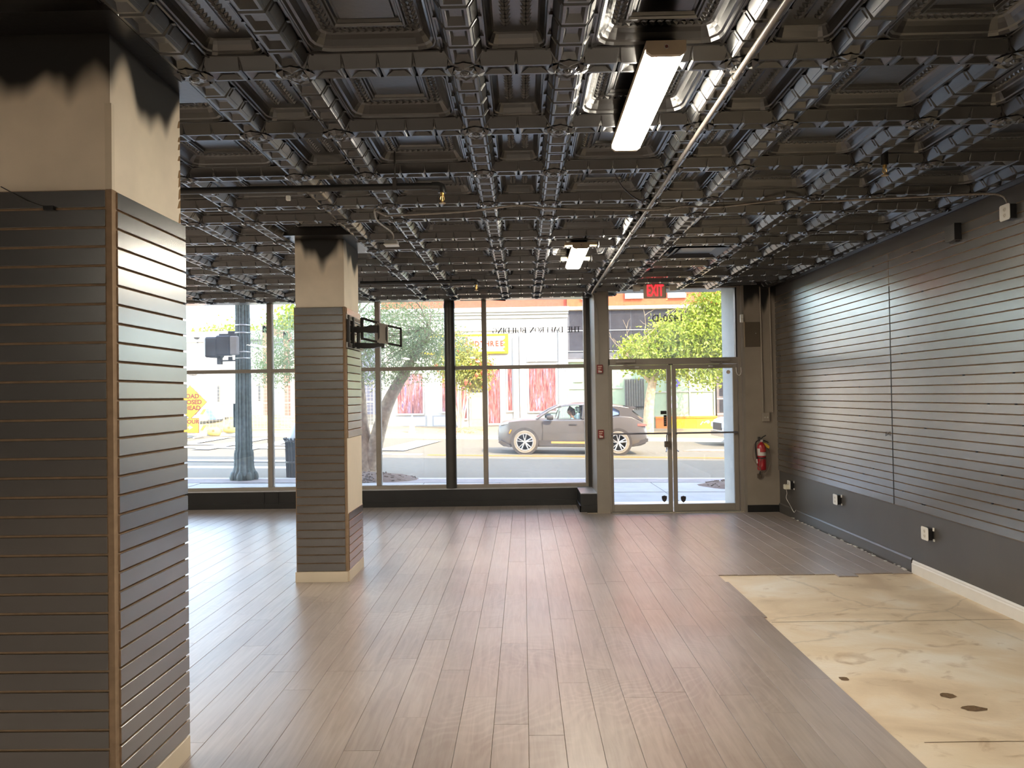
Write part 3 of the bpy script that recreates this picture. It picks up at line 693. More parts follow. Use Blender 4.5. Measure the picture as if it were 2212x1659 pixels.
for sx, lf, x in ((-1, lf1, 2.03), (1, lf2, 2.205)):
    pts = [(x, YD+.05, 1.11)]+[(x, YD+.05+.05*math.sin(a), .87+.24*math.cos(a)) for a in ()]
    MB().tube([(x+.05*sx*-1*-1*0+.02*-sx, YD+.02, 1.11), (x+.02*sx*-1, YD+.075, 1.09), (x+.02*-sx, YD+.075, .89), (x+.03*-sx*0-.0, YD+.022, .86)], .009, 8).build('pull_handle', MATS['brushed_steel'], lf, smooth=40)
MB().cbox(1.995, 2.075, YD-.075, YD-.02, .93, 1.015, .004).build('lock_box', M('bronze_lock', (104, 92, 80), rough=.4), lf1)
MB().cbox(2.02, 2.045, YD-.078, YD-.074, .985, .992, .001).build('lock_slot', PLASTIC_B, lf1)
# door closers
CL = M('closer_metal', (150, 142, 134), rough=.4, metal=.3)
for lf, x, s in ((lf1, 1.46, 1), (lf2, 2.80, -1)):
    MB().cbox(x-.14, x+.14, YD-.10, YD-.05, 2.135, 2.18, .006).build('closer_body', CL, lf)
    MB().tube([(x-.02*s, YD-.085, 2.13), (x-.02*s, YD-.085, 2.105), (x+.04*s, YD-.10, 2.085), (x+.19*s, YD-.12, 2.072)], .009, 8).build('closer_arm', CL, lf)
    MB().cbox(x+.15*s-.03, x+.15*s+.03, YD-.14, YD-.10, 2.062, 2.082, .003).build('closer_shoe', GALV, lf)
MB().box(2.07, 2.13, YD-.055, YD-.02, 2.098, 2.112).build('strike_plate', DARKMET, door)
# security shields on the panes
SHD = M('shield_sticker', (66, 60, 62), rough=.5)
for lf, x, z in ((lf1, 1.987, .196), (lf2, 2.257, .187)):
    P = [(0, .045), (.022, .036), (.036, .036), (.037, 0), (.026, -.03), (0, -.052), (-.026, -.03), (-.037, 0), (-.036, .036), (-.022, .036)]
    MB().prism([(x+u, z+w) for u, w in P], 'y', YD-.0055, YD-.0035).build('shield_sticker', SHD, lf)
    lettering('shield_letters', 'STG', .034, M('sticker_print', (24, 20, 22), rough=.5), lf, (x, YD-.0062, z+.008), depth=.0008, xscale=.95, bold=.0006)
STK = M('black_sticker', (40, 36, 36), rough=.5)
MB().box(1.955, 2.04, YD-.0055, YD-.0035, 1.395, 1.445).build('glass_sticker', STK, lf1)
MB().box(1.998, 2.04, YD-.0055, YD-.0035, 1.225, 1.385).build('glass_sticker', STK, lf1)
for z in (1.25, 1.28, 1.31, 1.34): MB().box(2.004, 2.034, YD-.0062, YD-.0055, z, z+.016).build('sticker_line', M('sticker_grey', (120, 112, 106)), lf1)
MB().lathe([(.028, 0), (.028, .001)], (2.93, YD-.005, 1.985), 20, axis='y').build('glass_sticker', M('pale_sticker', (214, 196, 178), rough=.5), lf2)
lettering('unit_number', '1420-D', .142, VINYL, door, (2.085, YD+.009, 2.765), mirror=True, depth=.001, spacing=1.05)
# hook-shaped cable loop on the jamb
MB().tube([(3.02, YD-.075, 2.045), (3.022, YD-.08, 1.985), (3.035, YD-.085, 1.945), (3.058, YD-.085, 1.932), (3.08, YD-.085, 1.948), (3.09, YD-.08, 1.985), (3.09, YD-.07, 2.045)], .005, 7).build('cable_loop', PLASTIC_W, door)
# entrance recess outside: side wall and soffit
rec = M('pale_stucco', (196, 193, 188), rough=.8, var=.05)
MB().box(3.06, 3.5, YD+.08, 11.22, -.05, 3.6).build('wall_recess', rec, kind='structure')
sof = MB().box(1.2, 3.5, YD+.08, 11.55, 3.30, 3.45).build('ceiling_recess', rec, kind='structure')
for i in range(10): MB().box(1.22+i*.185, 1.22+i*.185+.178, YD+.09, 11.55, 3.285, 3.30).build('soffit_board', rec, sof)

# ================================================================ CEILING FITTINGS
def diffuser_mat():
    m = bpy.data.materials.new('lit_diffuser'); m.use_nodes = True; n = m.node_tree.nodes; l = m.node_tree.links; n.clear()
    o = n.new('ShaderNodeOutputMaterial'); e = n.new('ShaderNodeEmission'); e.inputs[0].default_value = (1.0, .91, .75, 1); e.inputs[1].default_value = LAMP
    l.new(e.outputs[0], o.inputs[0]); return m
DIFF = diffuser_mat()
HOUS = M('lamp_housing', (176, 160, 138), rough=.5)
def lamp(x, y0, y1, label, brackets):
    t = thing('ceiling_light', label, 'ceiling light', (x, (y0+y1)/2, 3.15), 'fluorescent wraparound lights')
    w = .078
    MB().box(x-w-.004, x+w+.004, y0+.02, y1-.02, 3.125, 3.152).build('housing', HOUS, t)
    prof = [(-w, 3.128), (-w, 3.108), (-w+.02, 3.095), (w-.02, 3.095), (w, 3.108), (w, 3.128)]
    MB().prism([(x+u, z) for u, z in prof], 'y', y0+.022, y1-.022).build('diffuser', DIFF, t)
    for a, c in ((y0, y0+.022), (y1-.022, y1)):
        MB().prism([(x+u*1.05, z-.002 if z < 3.1 else z) for u, z in prof[:-1]]+[(x+w*1.05, 3.152), (x-w*1.05, 3.152)], 'y', a, c).build('end_cap', HOUS, t)
    MB().lathe([(.010, -.004), (.010, 0)], (x, y0, 3.125), 14, axis='y').build('knockout', GALV, t)
    MB().lathe([(.006, -.006), (.006, -.003)], (x, y0, 3.125), 12, axis='y').build('knockout_hole', M('knockout_red', (120, 70, 64)), t)
    for yb in brackets: MB().box(x-.155, x+.155, yb-.04, yb+.04, 3.128, 3.154).build('bracket', M('bracket_pale', (206, 190, 160), rough=.5), t)
    return t
lamp(.612, 2.99, 4.19, 'long lit fluorescent ceiling light nearest the camera', ())
lamp(.575, 6.95, 8.12, 'smaller-looking lit ceiling light on wide brackets near the door', (7.0, 7.74))
for x, y in ((.6, -4.6), (2.6, -4.6), (-1.85, -4.6), (-4.3, -4.6), (.6, -7.6), (2.6, -7.6), (-1.85, -7.6), (-4.3, -7.6), (-4.3, 3.0), (-4.3, 6.9), (-7.0, 3.0), (-7.0, 6.9)):  # unseen fixtures added to brighten the room and the surfaces facing the camera
    lamp(x, y, y+1.2, 'added unseen fluorescent ceiling light brightening the room from behind or beside the camera', ())

# conduit running to the door and down the pier to the alarm
t = thing('rigid_conduit', 'straight metal conduit running along a ceiling beam toward the exit', 'conduit', (.97, 6, 3.12))
PIPEP = M('dusty_grey_conduit', (150, 143, 135), rough=.4, spec=.5, metal=.2, var=.1, vscale=12)
MB().tube([(.975, 1.2, 3.113), (.975, 9.7, 3.113), (.985, 10.2, 3.113), (1.02, 10.33, 3.10)], .0125, 10).build('pipe', PIPEP, t, smooth=40)
MB().tube([(1.02, 10.33, 3.10), (1.035, 10.38, 3.02), (1.075, 10.40, 2.90), (1.085, 10.405, 2.75), (1.085, 10.405, 2.12)], .007, 8).build('drop_wire', PIPEP, t, smooth=40)
for y in (2.2, 3.24, 5.2, 7.2, 9.2): MB().box(.945, 1.005, y-.012, y+.012, 3.124, 3.130).build('strap', GALV, t)
for y in (3.30, 6.4): MB().lathe([(.018, -.03), (.018, .03)], (.975, y, 3.113), 12, axis='y').build('coupling', GALV, t)
# flexible conduit across
t = thing('flexible_conduit', 'corrugated flexible metal conduit strung across the ceiling to a wall outlet', 'conduit', (1, 5.5, 3.12))
FP = [(-1.10, 5.50, 3.12), (-1.05, 5.60, 3.11), (-.98, 5.64, 3.115), (-.44, 5.57, 3.115), (-.08, 5.45, 3.12), (.05, 5.45, 3.12), (.23, 5.52, 3.115), (.85, 5.50, 3.085), (1.10, 5.49, 3.083), (1.24, 5.48, 3.10), (1.53, 5.53, 3.105), (2.0, 5.40, 3.122), (2.13, 5.45, 3.12), (2.2, 5.49, 3.118), (2.84, 5.43, 3.12), (3.2, 5.40, 3.125), (3.42, 5.36, 3.118), (3.51, 5.335, 3.09), (3.535, 5.325, 3.03)]
def smooth_path(P, k=6):
    P = [Vector(p) for p in P]; out = []
    for i in range(len(P)-1):
        a, b_, c, d = P[max(i-1, 0)], P[i], P[i+1], P[min(i+2, len(P)-1)]
        for j in range(k):
            s = j/k; out.append(.5*((2*b_)+(c-a)*s+(2*a-5*b_+4*c-d)*s*s+(3*b_-a-3*c+d)*s**3))
    out.append(P[-1]); return out
SP_ = smooth_path(FP, 14); MB().tube(SP_, [.0085 if i % 2 else .0068 for i in range(len(SP_))], 8).build('armoured_cable', PIPEP, t)
SP_ = smooth_path([(-1.10, 5.50, 3.135), (-1.13, 5.62, 3.13), (-1.17, 5.95, 3.145), (-1.13, 6.3, 3.14), (-1.13, 6.42, 3.12), (-1.15, 6.47, 3.10)], 10)
MB().tube(SP_, [.0085 if i % 2 else .0068 for i in range(len(SP_))], 8).build('armoured_cable', PIPEP, t)
for x in (1.53, .97): MB().tube([(x, 5.50, 3.16), (x+.01, 5.51, 3.09), (x-.012, 5.52, 3.07)], .002, 5).build('wire_tie', DARKMET, t)
t = thing('ceiling_outlet', 'pale outlet box hanging from the ceiling by a cable', 'outlet', (-1.16, 6.49, 3.06))
MB().cbox(-1.215, -1.10, 6.44, 6.54, 3.065, 3.10, .006).build('box', GALV, t)
MB().cbox(-1.222, -1.094, 6.434, 6.546, 3.055, 3.066, .004).build('cover', PLASTIC_W, t)
# sprinkler branches
BR = M('brass', (196, 160, 96), rough=.3, metal=.9, var=.05)
def sprinkler_head(t, x, y, z, s=1.):
    b = MB(); b.lathe([(.013, 0), (.013, -.014), (.009, -.016), (.009, -.022)], (x, y, z), 10)
    b.tube([(x-.009, y, z-.02), (x-.013, y, z-.04), (x, y, z-.058)], .003, 6); b.tube([(x+.009, y, z-.02), (x+.013, y, z-.04), (x, y, z-.058)], .003, 6)
    b.tube([(x, y, z-.022), (x, y, z-.05)], .0035, 6); b.build('head', BR, t)
    MB().lathe([(.004, -.058), (.020, -.062), (.022, -.066), (.004, -.066)], (x, y, z), 14).build('deflector', BR, t)
for lab, x0, x1, y, zz in (('black sprinkler pipe ending in a brass head left of the lights', -3.9, -.52, 4.58, 3.03), ('short black sprinkler pipe with a brass head close to the windows', -1.9, -.56, 8.55, 3.05)):
    t = thing('sprinkler_pipe', lab, 'sprinkler pipe', ((x0+x1)/2, y, zz), 'sprinkler branches under the ceiling')
    MB().tube([(x0, y, zz), (x1, y, zz)], .021, 14).build('pipe', BLACKP, t, smooth=40)
    b = MB(); b.tube([(x1-.035, y, zz), (x1+.004, y, zz), (x1+.022, y, zz-.008), (x1+.028, y, zz-.03), (x1+.028, y, zz-.045)], .027, 12); b.build('elbow', BLACKP, t, smooth=40)
    sprinkler_head(t, x1+.028, y, zz-.045)
    hx = x1-.27
    b = MB(); b.tube([(hx, y, zz+.03), (hx, y, 3.30)], .005, 8); b.box(hx-.012, hx+.012, y-.026, y-.021, zz-.024, zz+.05); b.box(hx-.012, hx+.012, y+.021, y+.026, zz-.024, zz+.05); b.box(hx-.012, hx+.012, y-.026, y+.026, zz-.028, zz-.023); b.box(hx-.012, hx+.012, y-.026, y+.026, zz+.045, zz+.05)
    b.build('hanger', DARKMET, t)
t = thing('sprinkler_drop', 'single drop sprinkler head below the dark right part of the ceiling', 'sprinkler', (2.27, 4.55, 3.1))
MB().lathe([(.022, 0), (.022, .16)], (2.27, 4.55, 3.095), 12).build('drop_pipe', BLACKP, t); sprinkler_head(t, 2.27, 4.55, 3.095)
# square air diffuser in a coffer
t = thing('ceiling_vent', 'black square air diffuser set in a ceiling coffer near the exit sign', 'vent', (1.822, 7.58, 3.16))
b = MB()
for h, z in ((.27, 3.148), (.20, 3.165), (.13, 3.182)):
    for sx, sy in ((1, 0), (-1, 0), (0, 1), (0, -1)):
        if sx: b.add([(1.822+sx*h, 7.58-h, z), (1.822+sx*h, 7.58+h, z), (1.822+sx*(h-.06), 7.58+h-.06, z+.03), (1.822+sx*(h-.06), 7.58-h+.06, z+.03)], [(0, 1, 2, 3)])
        else: b.add([(1.822-h, 7.58+sy*h, z), (1.822+h, 7.58+sy*h, z), (1.822+h-.06, 7.58+sy*(h-.06), z+.03), (1.822-h+.06, 7.58+sy*(h-.06), z+.03)], [(0, 1, 2, 3)])
b.build('louvres', BLACKP, t)
MB().box(1.535, 2.11, 7.29, 7.87, 3.178, 3.205).build('frame', BLACKP, t)
# exit sign
t = thing('exit_sign', 'grey exit sign with red letters hanging above the entrance', 'exit sign', (1.75, 9.6, 3.15))
MB().cbox(1.602, 1.898, 9.585, 9.625, 2.945, 3.132, .012).build('panel', M('sign_grey', (206, 192, 174), rough=.5), t)
MB().box(1.70, 1.80, 9.59, 9.62, 3.132, 3.165).build('mount', GALV, t)
RED = M('lit_red_letters', (255, 40, 48), rough=.5, var=0, emit=1.2)
lettering('exit_letters', 'EXIT', .215, RED, t, (1.752, 9.582, 3.040), depth=.004, xscale=.50, bold=.002)
for x, s in ((1.515, -1), (1.99, 1)):
    MB().prism([(x-.05, 3.105), (x-.04, 3.125), (x+.04, 3.125), (x+.05, 3.105), (x+.04, 3.045), (x-.04, 3.045)], 'y', 9.58, 9.65).build('emergency_lamp', M('lamp_head_white', (212, 204, 192), rough=.4), t)
    MB().tube([(x, 9.61, 3.09), (x-s*.10, 9.61, 3.10)], .012, 8).build('lamp_arm', MATS['lamp_head_white'], t)
# loose bits under the ceiling
t = thing('dangling_wire', 'short loose wire dangling from the ceiling between the two lights', 'wire', (.8, 5.0, 3.15))
MB().tube(smooth_path([(.62, 4.80, 3.16), (.70, 4.98, 3.115), (.80, 5.15, 3.09), (.88, 5.3, 3.10)]), .005, 6).build('strand', DARKMET, t)
t = thing('ceiling_clip', 'tiny white clip on a ceiling beam left of the far column', 'clip', (-1.62, 5.05, 3.1))
MB().cbox(-1.635, -1.605, 5.04, 5.06, 3.085, 3.12, .003).build('clip_body', PLASTIC_W, t)

# ================================================================ WALL FITTINGS
def outlet_right(y, z, label, plug=False, deep=.05, ears=True):
    t = thing('wall_outlet', label, 'outlet', (XR-.03, y, z), 'surface outlet boxes on the right wall')
    xf = XR-deep
    MB().cbox(xf, XR-.001 if z < .58 or z > 3.03 else XR-.0195, y-.052, y+.052, z-.052, z+.052, .003).build('box', PLASTIC_B, t)
    b = MB(); b.prism([(y-.056, z-.048), (y-.046, z-.058), (y+.046, z-.058), (y+.056, z-.048), (y+.056, z+.048), (y+.046, z+.058), (y-.046, z+.058), (y-.056, z+.048)], 'x', xf-.004, xf); b.build('cover', PLASTIC_W, t)
    for s in (-1, 1):
        zc = z+s*.021
        o = MB().lathe([(.0165, -.002), (.0165, 0)], (xf-.004, y, zc), 16, axis='x').build('receptacle', M('outlet_ivory', (226, 220, 208), rough=.4), t)
        b = MB(); b.box(xf-.0068, xf-.006, y-.008, y-.006, zc-.002, zc+.006); b.box(xf-.0068, xf-.006, y+.006, y+.008, zc-.002, zc+.006); b.lathe([(.0025, -.0028), (.0025, -.002)], (xf-.004, y, zc-.008), 8, axis='x'); b.build('slots', PLASTIC_B, o)
    if ears:
        MB().box(XR-.012, XR-.004, y-.075, y-.055, z+.03, z+.06).build('plaster_edge', PLASTIC_W, t)
        MB().box(XR-.012, XR-.004, y-.075, y-.055, z-.06, z-.04).build('plaster_edge', PLASTIC_W, t)
    return t
outlet_right(6.53, .42, 'white outlet box on the right wall just past the bare concrete')
outlet_right(8.38, .457, 'white outlet box low on the right wall, middle of three')
o1 = outlet_right(9.83, .445, 'white outlet box near the front corner holding a plugged-in adapter')
outlet_right(5.325, 2.97, 'metal outlet box high on the right wall fed by the flexible conduit', ears=False, deep=.07)
ad = thing('power_adapter', 'cream plug-in adapter with a thin cord by the front corner', 'adapter', (XR-.09, 9.84, .40))
MB().cbox(XR-.115, XR-.052, 9.80, 9.87, .385, .450, .008).build('body', M('cream_plastic', (232, 224, 204), rough=.4), ad)
MB().tube(smooth_path([(XR-.085, 9.84, .385), (XR-.08, 9.83, .33), (XR-.10, 9.80, .27), (XR-.07, 9.74, .18), (XR-.04, 9.70, .10), (XR-.03, 9.66, .135)]), .003, 6).build('cord', PLASTIC_W, ad)
t = thing('black_wall_box', 'small black junction box on the top groove of the slat wall', 'junction box', (XR-.04, 6.01, 2.97))
MB().cbox(XR-.075, XR-.019, 5.94, 6.08, 2.905, 3.04, .004).build('box', DARKWALL, t)
MB().box(XR-.075, XR-.02, 5.935, 5.94, 2.905, 3.04).build('box_side', PLASTIC_B, t)
MB().box(XR-.05, XR-.02, 5.97, 6.05, 2.892, 2.905).build('knockout_tab', DARKMET, t)
t = thing('price_hook', 'tiny black hook left in a groove of the slat wall', 'hook', (XR-.02, 7.2, 1.26))
MB().tube([(XR-.02, 7.19, 1.262), (XR-.045, 7.20, 1.245), (XR-.025, 7.225, 1.285)], .003, 5).build('prong', PLASTIC_B, t); MB().tube([(XR-.045, 7.20, 1.245), (XR-.02, 7.16, 1.29)], .003, 5).build('prong', PLASTIC_B, t)
# fittings on the wall right of the door
YF = 10.33
t = thing('surface_conduit', 'pair of painted conduits dropping to an outlet beside the door', 'conduit', (3.45, YF, 1.4))
for x, z0 in ((3.372, 1.40), (3.506, 1.405)): MB().tube([(x, YF-.014, z0), (x-.012, YF-.014, 3.18)], .0105, 10).build('pipe', OLIVE, t, smooth=40)
MB().tube([(3.506, YF-.014, 1.405), (3.45, YF-.016, 1.405)], .009, 8).build('cross_pipe', OLIVE, t)
MB().cbox(3.352, 3.452, YF-.05, YF, 1.275, 1.40, .006).build('box', OLIVE, t)
for x in (3.382, 3.418): MB().lathe([(.012, -.004), (.012, 0)], (x, YF-.05, 1.335), 14, axis='y').build('receptacle', M('grey_receptacle', (190, 184, 172), rough=.4), t)
t = thing('access_panel', 'brown metal access panel on the wall above the extinguisher', 'panel', (3.24, YF, 2.5))
MB().cbox(3.133, 3.352, YF-.012, YF, 2.33, 2.68, .003).build('plate', M('brown_panel', (96, 84, 70), rough=.5), t)
MB().box(3.126, 3.136, YF-.02, YF-.008, 2.33, 2.69).build('hinge', M('panel_hinge', (176, 156, 128), rough=.4), t)
MB().lathe([(.006, -.016), (.006, -.010)], (3.29, YF, 2.52), 8, axis='y').build('screw', GALV, t)
t = thing('door_sensor', 'small white door contact sensor on the right jamb', 'sensor', (3.10, YD-.13, 2.73))
MB().cbox(3.072, 3.118, YD-.155, YD-.126, 2.675, 2.79, .006).build('case', PLASTIC_W, t); MB().box(3.078, 3.112, YD-.157, YD-.155, 2.725, 2.728).build('seam', OLIVE, t)
for lab, z, h in (('red fire alarm pull station high on the pier left of the door', 2.055, .06), ('small red alarm call point with white print on the pier at waist height', 1.13, .06)):
    t = thing('fire_alarm', lab, 'fire alarm', (1.095, YD-.05, z))
    MB().cbox(1.052, 1.138, YD-.075, YD-.03, z-h, z+h, .005).build('case', M('alarm_red', (128, 42, 40), rough=.4), t)
    for k in range(3): MB().box(1.066, 1.124-.012*k, YD-.0765, YD-.075, z+h-.03-k*.026, z+h-.018-k*.026).build('print', M('alarm_print', (214, 190, 170), rough=.5), t)
    MB().cbox(1.07, 1.12, YD-.082, YD-.075, z-h+.012, z-h+.03, .002).build('handle', PLASTIC_W, t)
# extinguisher
fx, fy, fz = 3.315, YF-.075, .60
t = thing('fire_extinguisher', 'red fire extinguisher hung on the wall right of the door', 'fire extinguisher', (fx, fy, fz))
REDP = M('extinguisher_red', (176, 24, 38), rough=.25, spec=.6, var=.05, coat=.5)
MB().lathe([(.0, .0), (.048, .002), (.058, .012), (.060, .03), (.060, .31), (.054, .345), (.036, .372), (.018, .385), (.018, .40)], (fx, fy, fz), 24).build('cylinder', REDP, t, smooth=50)
def wrap(a0, a1, z0, z1, r=.0608, n=12):
    b = MB(); vs = []
    for i in range(n+1):
        a = math.radians(a0+(a1-a0)*i/n); vs += [(fx+r*math.cos(a), fy+r*math.sin(a), fz+z0), (fx+r*math.cos(a), fy+r*math.sin(a), fz+z1)]
    b.add(vs, [(2*i, 2*i+2, 2*i+3, 2*i+1) for i in range(n)]); return b
lb = M('extinguisher_label', (226, 220, 214), rough=.5)
o = wrap(190, 330, .205, .255).build('label', lb, t); wrap(190, 235, .255, .305).build('label_corner', lb, o)
wrap(238, 335, .262, .30, .0606).build('label', M('label_red_print', (190, 60, 60), rough=.5), t)
wrap(180, 360, .165, .182, .0615, 16).build('strap', PLASTIC_B, t)
MB().cbox(fx-.02, fx+.02, fy-.02, fy+.02, fz+.395, fz+.43, .004).build('valve', GALV, t)
MB().cbox(fx-.045, fx-.012, fy-.014, fy+.014, fz+.41, fz+.465, .005).build('valve_knob', DARKMET, t)
MB().tube([(fx-.005, fy, fz+.43), (fx+.02, fy, fz+.46), (fx+.065, fy, fz+.485)], .007, 7).build('lever', PLASTIC_B, t)
MB().tube([(fx+.012, fy, fz+.42), (fx+.05, fy, fz+.41), (fx+.10, fy, fz+.385)], .007, 7).build('carry_handle', PLASTIC_B, t)
MB().lathe([(.014, -.012), (.014, 0)], (fx, fy-.02, fz+.413), 14, axis='y').build('gauge', lb, t)
MB().tube(smooth_path([(fx-.02, fy, fz+.415), (fx-.07, fy-.01, fz+.40), (fx-.088, fy-.015, fz+.34), (fx-.085, fy-.02, fz+.25), (fx-.072, fy-.02, fz+.16)]), .0085, 8).build('hose', PLASTIC_B, t, smooth=50)
MB().tube([(fx-.072, fy-.02, fz+.16), (fx-.066, fy-.02, fz+.10)], [.008, .011], 8).build('nozzle', lb, t)
MB().prism([(fx+.02, fz+.385), (fx+.055, fz+.375), (fx+.105, fz+.335), (fx+.095, fz+.30), (fx+.06, fz+.32)], 'y', fy-.032, fy-.031).build('inspection_tag', M('yellow_tag', (214, 172, 62), rough=.6), t)
CB = M('cable_grey', (120, 104, 92), rough=.5)
MB().tube(smooth_path([(fx-.09, fy+.02, fz+.37), (fx-.115, fy, fz+.28), (fx-.118, fy-.01, fz+.17), (fx-.08, fy-.04, fz+.08), (fx-.02, fy-.07, fz-.01), (fx+.04, fy-.07, fz-.015), (fx+.10, fy-.03, fz+.06), (fx+.125, fy-.01, fz+.18), (fx+.10, fy, fz+.28), (fx+.06, fy-.03, fz+.33)]), .004, 6).build('cable_coil', CB, t)
MB().tube(smooth_path([(fx+.05, fy-.065, fz+.16), (fx-.01, fy-.072, fz+.165), (fx-.045, fy-.066, fz+.13), (fx-.048, fy-.064, fz+.06), (fx-.03, fy-.066, fz-.02), (fx-.03, fy-.04, fz-.08)]), .004, 6).build('cable_coil', CB, t)
t = thing('cable_connector', 'dark cable connector hanging under the extinguisher', 'connector', (fx-.01, YF-.03, .50))
MB().cbox(fx-.045, fx+.01, YF-.045, YF-.003, .485, .545, .004).build('block', M('brown_connector', (92, 78, 64), rough=.5), t)
MB().tube([(fx-.02, YF-.04, .54), (fx-.015, YF-.05, .575), (fx+.005, YF-.05, .56)], .012, 8).build('plug', DARKMET, t)
# ================================================================ OUTSIDE: ground
def interp(y, T):
    if y <= T[0][0]: return T[0][1:]
    for a, b in zip(T, T[1:]):
        if y <= b[0]:
            t = (y-a[0])/(b[0]-a[0]); return tuple(p+(q-p)*t for p, q in zip(a[1:], b[1:]))
    return T[-1][1:]
GT = [(10.5, -.03, .004), (15.45, -.05, .014), (15.451, -.19, .014), (23., -.25, .025), (31.2, -.20, .027), (31.201, -.06, .027), (36., .13, .022), (60., .5, .02)]
def gz(x, y):
    b, s = interp(y, GT); return b-s*max(min(x, 30), -24)
# the building we stand in, upper floors and neighbours: casts the shade on the near half of the street
upb = MB(); upb.box(-9.5, 45, -24, 11.50, 3.65, 12.2); upb.box(XR+.21, 45, YB, 11.50, -.1, 3.65); upb.box(-9.5, XL-.21, YB, 11.5, -.1, 3.65)
upb.build('wall_building_upper', M('own_building_brick', (160, 120, 100), rough=.9), kind='structure', label='upper floors of the building the shop is in')
def ground(name, x0, x1, ys, mat, label, nx=120, dz=0., parent=None):
    b = MB(); vs = []; 
    for y in ys:
        for i in range(nx+1): x = x0+(x1-x0)*i/nx; vs.append((x, y, gz(x, y)+dz))
    k = nx+1; fs = [(j*k+i, j*k+i+1, (j+1)*k+i+1, (j+1)*k+i) for j in range(len(ys)-1) for i in range(nx)]
    b.add(vs, fs); return b.build(name, mat, parent, kind='structure' if parent is None else None, label=label)
ASPH = M('worn_pale_asphalt', (116, 106, 88), rough=.85, var=.16, vscale=9, bump=.3, bscale=30)
WALK = M('pale_concrete_paving', (168, 165, 161), rough=.85, var=.08, vscale=3, bump=.15, bscale=40)
street = ground('floor_street', -60, 60, [15.45, 19, 23, 27, 31.2], ASPH, 'worn asphalt street, shaded on the near half and sunlit beyond')
walk = ground('floor_sidewalk', -60, 60, [10.45, 12, 14, 15.451], M('paving_joint', (130, 126, 120), rough=.9), 'near pavement of pale concrete slabs', dz=-.03)
xs = [-9.5+i*1.5 for i in range(13)]
for i in range(12):
    for y0, y1 in ((11.55, 13.05), (13.06, 14.56)):
        x0, x1 = xs[i]+.008, xs[i+1]-.008; z = random.uniform(-.004, .004)
        MB().add([(x0, y0, gz(x0, y0)+z), (x1, y0, gz(x1, y0)+z), (x1, y1-.01, gz(x1, y1)+z), (x0, y1-.01, gz(x0, y1)+z), (x0, y0, gz(x0, y0)-.04), (x1, y0, gz(x1, y0)-.04), (x1, y1-.01, gz(x1, y1)-.04), (x0, y1-.01, gz(x0, y1)-.04)],
                 [(0, 1, 2, 3), (0, 1, 5, 4), (1, 2, 6, 5), (2, 3, 7, 6), (3, 0, 4, 7)]).build('paving_slab', WALK, walk)
MB().add([(1.24, 10.5, -.012), (3.05, 10.5, -.012), (3.05, 11.55, -.02), (1.24, 11.55, -.02), (1.24, 10.5, -.06), (3.05, 10.5, -.06), (3.05, 11.55, -.06), (1.24, 11.55, -.06)], [(0, 1, 2, 3), (0, 1, 5, 4), (1, 2, 6, 5), (2, 3, 7, 6), (3, 0, 4, 7)]).build('entrance_slab', WALK, walk)
BRICKP = M('clay_paver', (146, 136, 132), rough=.9, var=.15, vscale=5)
def strip(name, x0, x1, y0, y1, mat, parent, h=.01, n=12):
    b = MB()
    for i in range(n):
        a, c = x0+(x1-x0)*i/n, x0+(x1-x0)*(i+1)/n
        b.add([(a, y0, gz(a, y0)+h), (c, y0, gz(c, y0)+h), (c, y1, gz(c, y1)+h), (a, y1, gz(a, y1)+h)], [(0, 1, 2, 3)])
    return b.build(name, mat, parent)
strip('paver_strip', -60, 60, 14.58, 15.25, BRICKP, walk, .004)
KERB = M('kerb_stone', (196, 192, 186), rough=.85, var=.08)
def kerb(y, lab):
    b = MB()
    for i in range(24):
        a, c = -60+5*i, -60+5*(i+1); za, zc = gz(a, y-.02 if y < 20 else y+.02), gz(c, y-.02 if y < 20 else y+.02)
        b.add([(a, y-.09, za), (c, y-.09, zc), (c, y+.09, zc), (a, y+.09, za), (a, y-.09, za-.22), (c, y-.09, zc-.22), (c, y+.09, zc-.22), (a, y+.09, za-.22)], [(0, 1, 2, 3), (0, 1, 5, 4), (3, 2, 6, 7)])
    return b.build('trim_kerb', KERB, kind='structure', label=lab)
kerb(15.36, 'near kerb of the street'); kerb(31.28, 'far kerb of the street')
fwalk = ground('floor_far_sidewalk', -60, 60, [31.201, 33, 36, 45, 60, 120], M('sunlit_tan_paving', (160, 138, 104), rough=.9, var=.1, vscale=2), 'far pavement in full sun')
YEL = M('yellow_road_paint', (190, 136, 40), rough=.7, var=.1, vscale=14)
WHT = M('white_road_paint', (205, 205, 204), rough=.7, var=.08, vscale=14)
strip('road_line', -3.1, 40, 23.15, 23.27, YEL, street, .006); strip('road_line', -3.1, 40, 23.40, 23.52, YEL, street, .006)
strip('road_line', -4.9, -3.3, 23.3, 23.75, WHT, street, .006, 3)
for xa, ya, xb, yb, w in ((-4.55, 24.6, -3.85, 29.4, 1.0), (-9.4, 24.2, -9.2, 30, .6), (-10.8, 24.2, -10.7, 30, .6), (-12.4, 24.2, -12.4, 30, .6), (-14., 24.2, -14., 30, .6)):
    MB().add([(xa-w/2, ya, gz(xa-w/2, ya)+.03), (xa+w/2, ya, gz(xa+w/2, ya)+.03), (xb+w/2, yb, gz(xb+w/2, yb)+.03), (xb-w/2, yb, gz(xb-w/2, yb)+.03)], [(0, 1, 2, 3)]).build('crossing_bar', WHT, street)
for y in (17.0, 18.6, 20.4, 24.9, 26.2): strip('crossing_bar', -16, -5.2, y, y+.55, WHT, street, .02, 12)

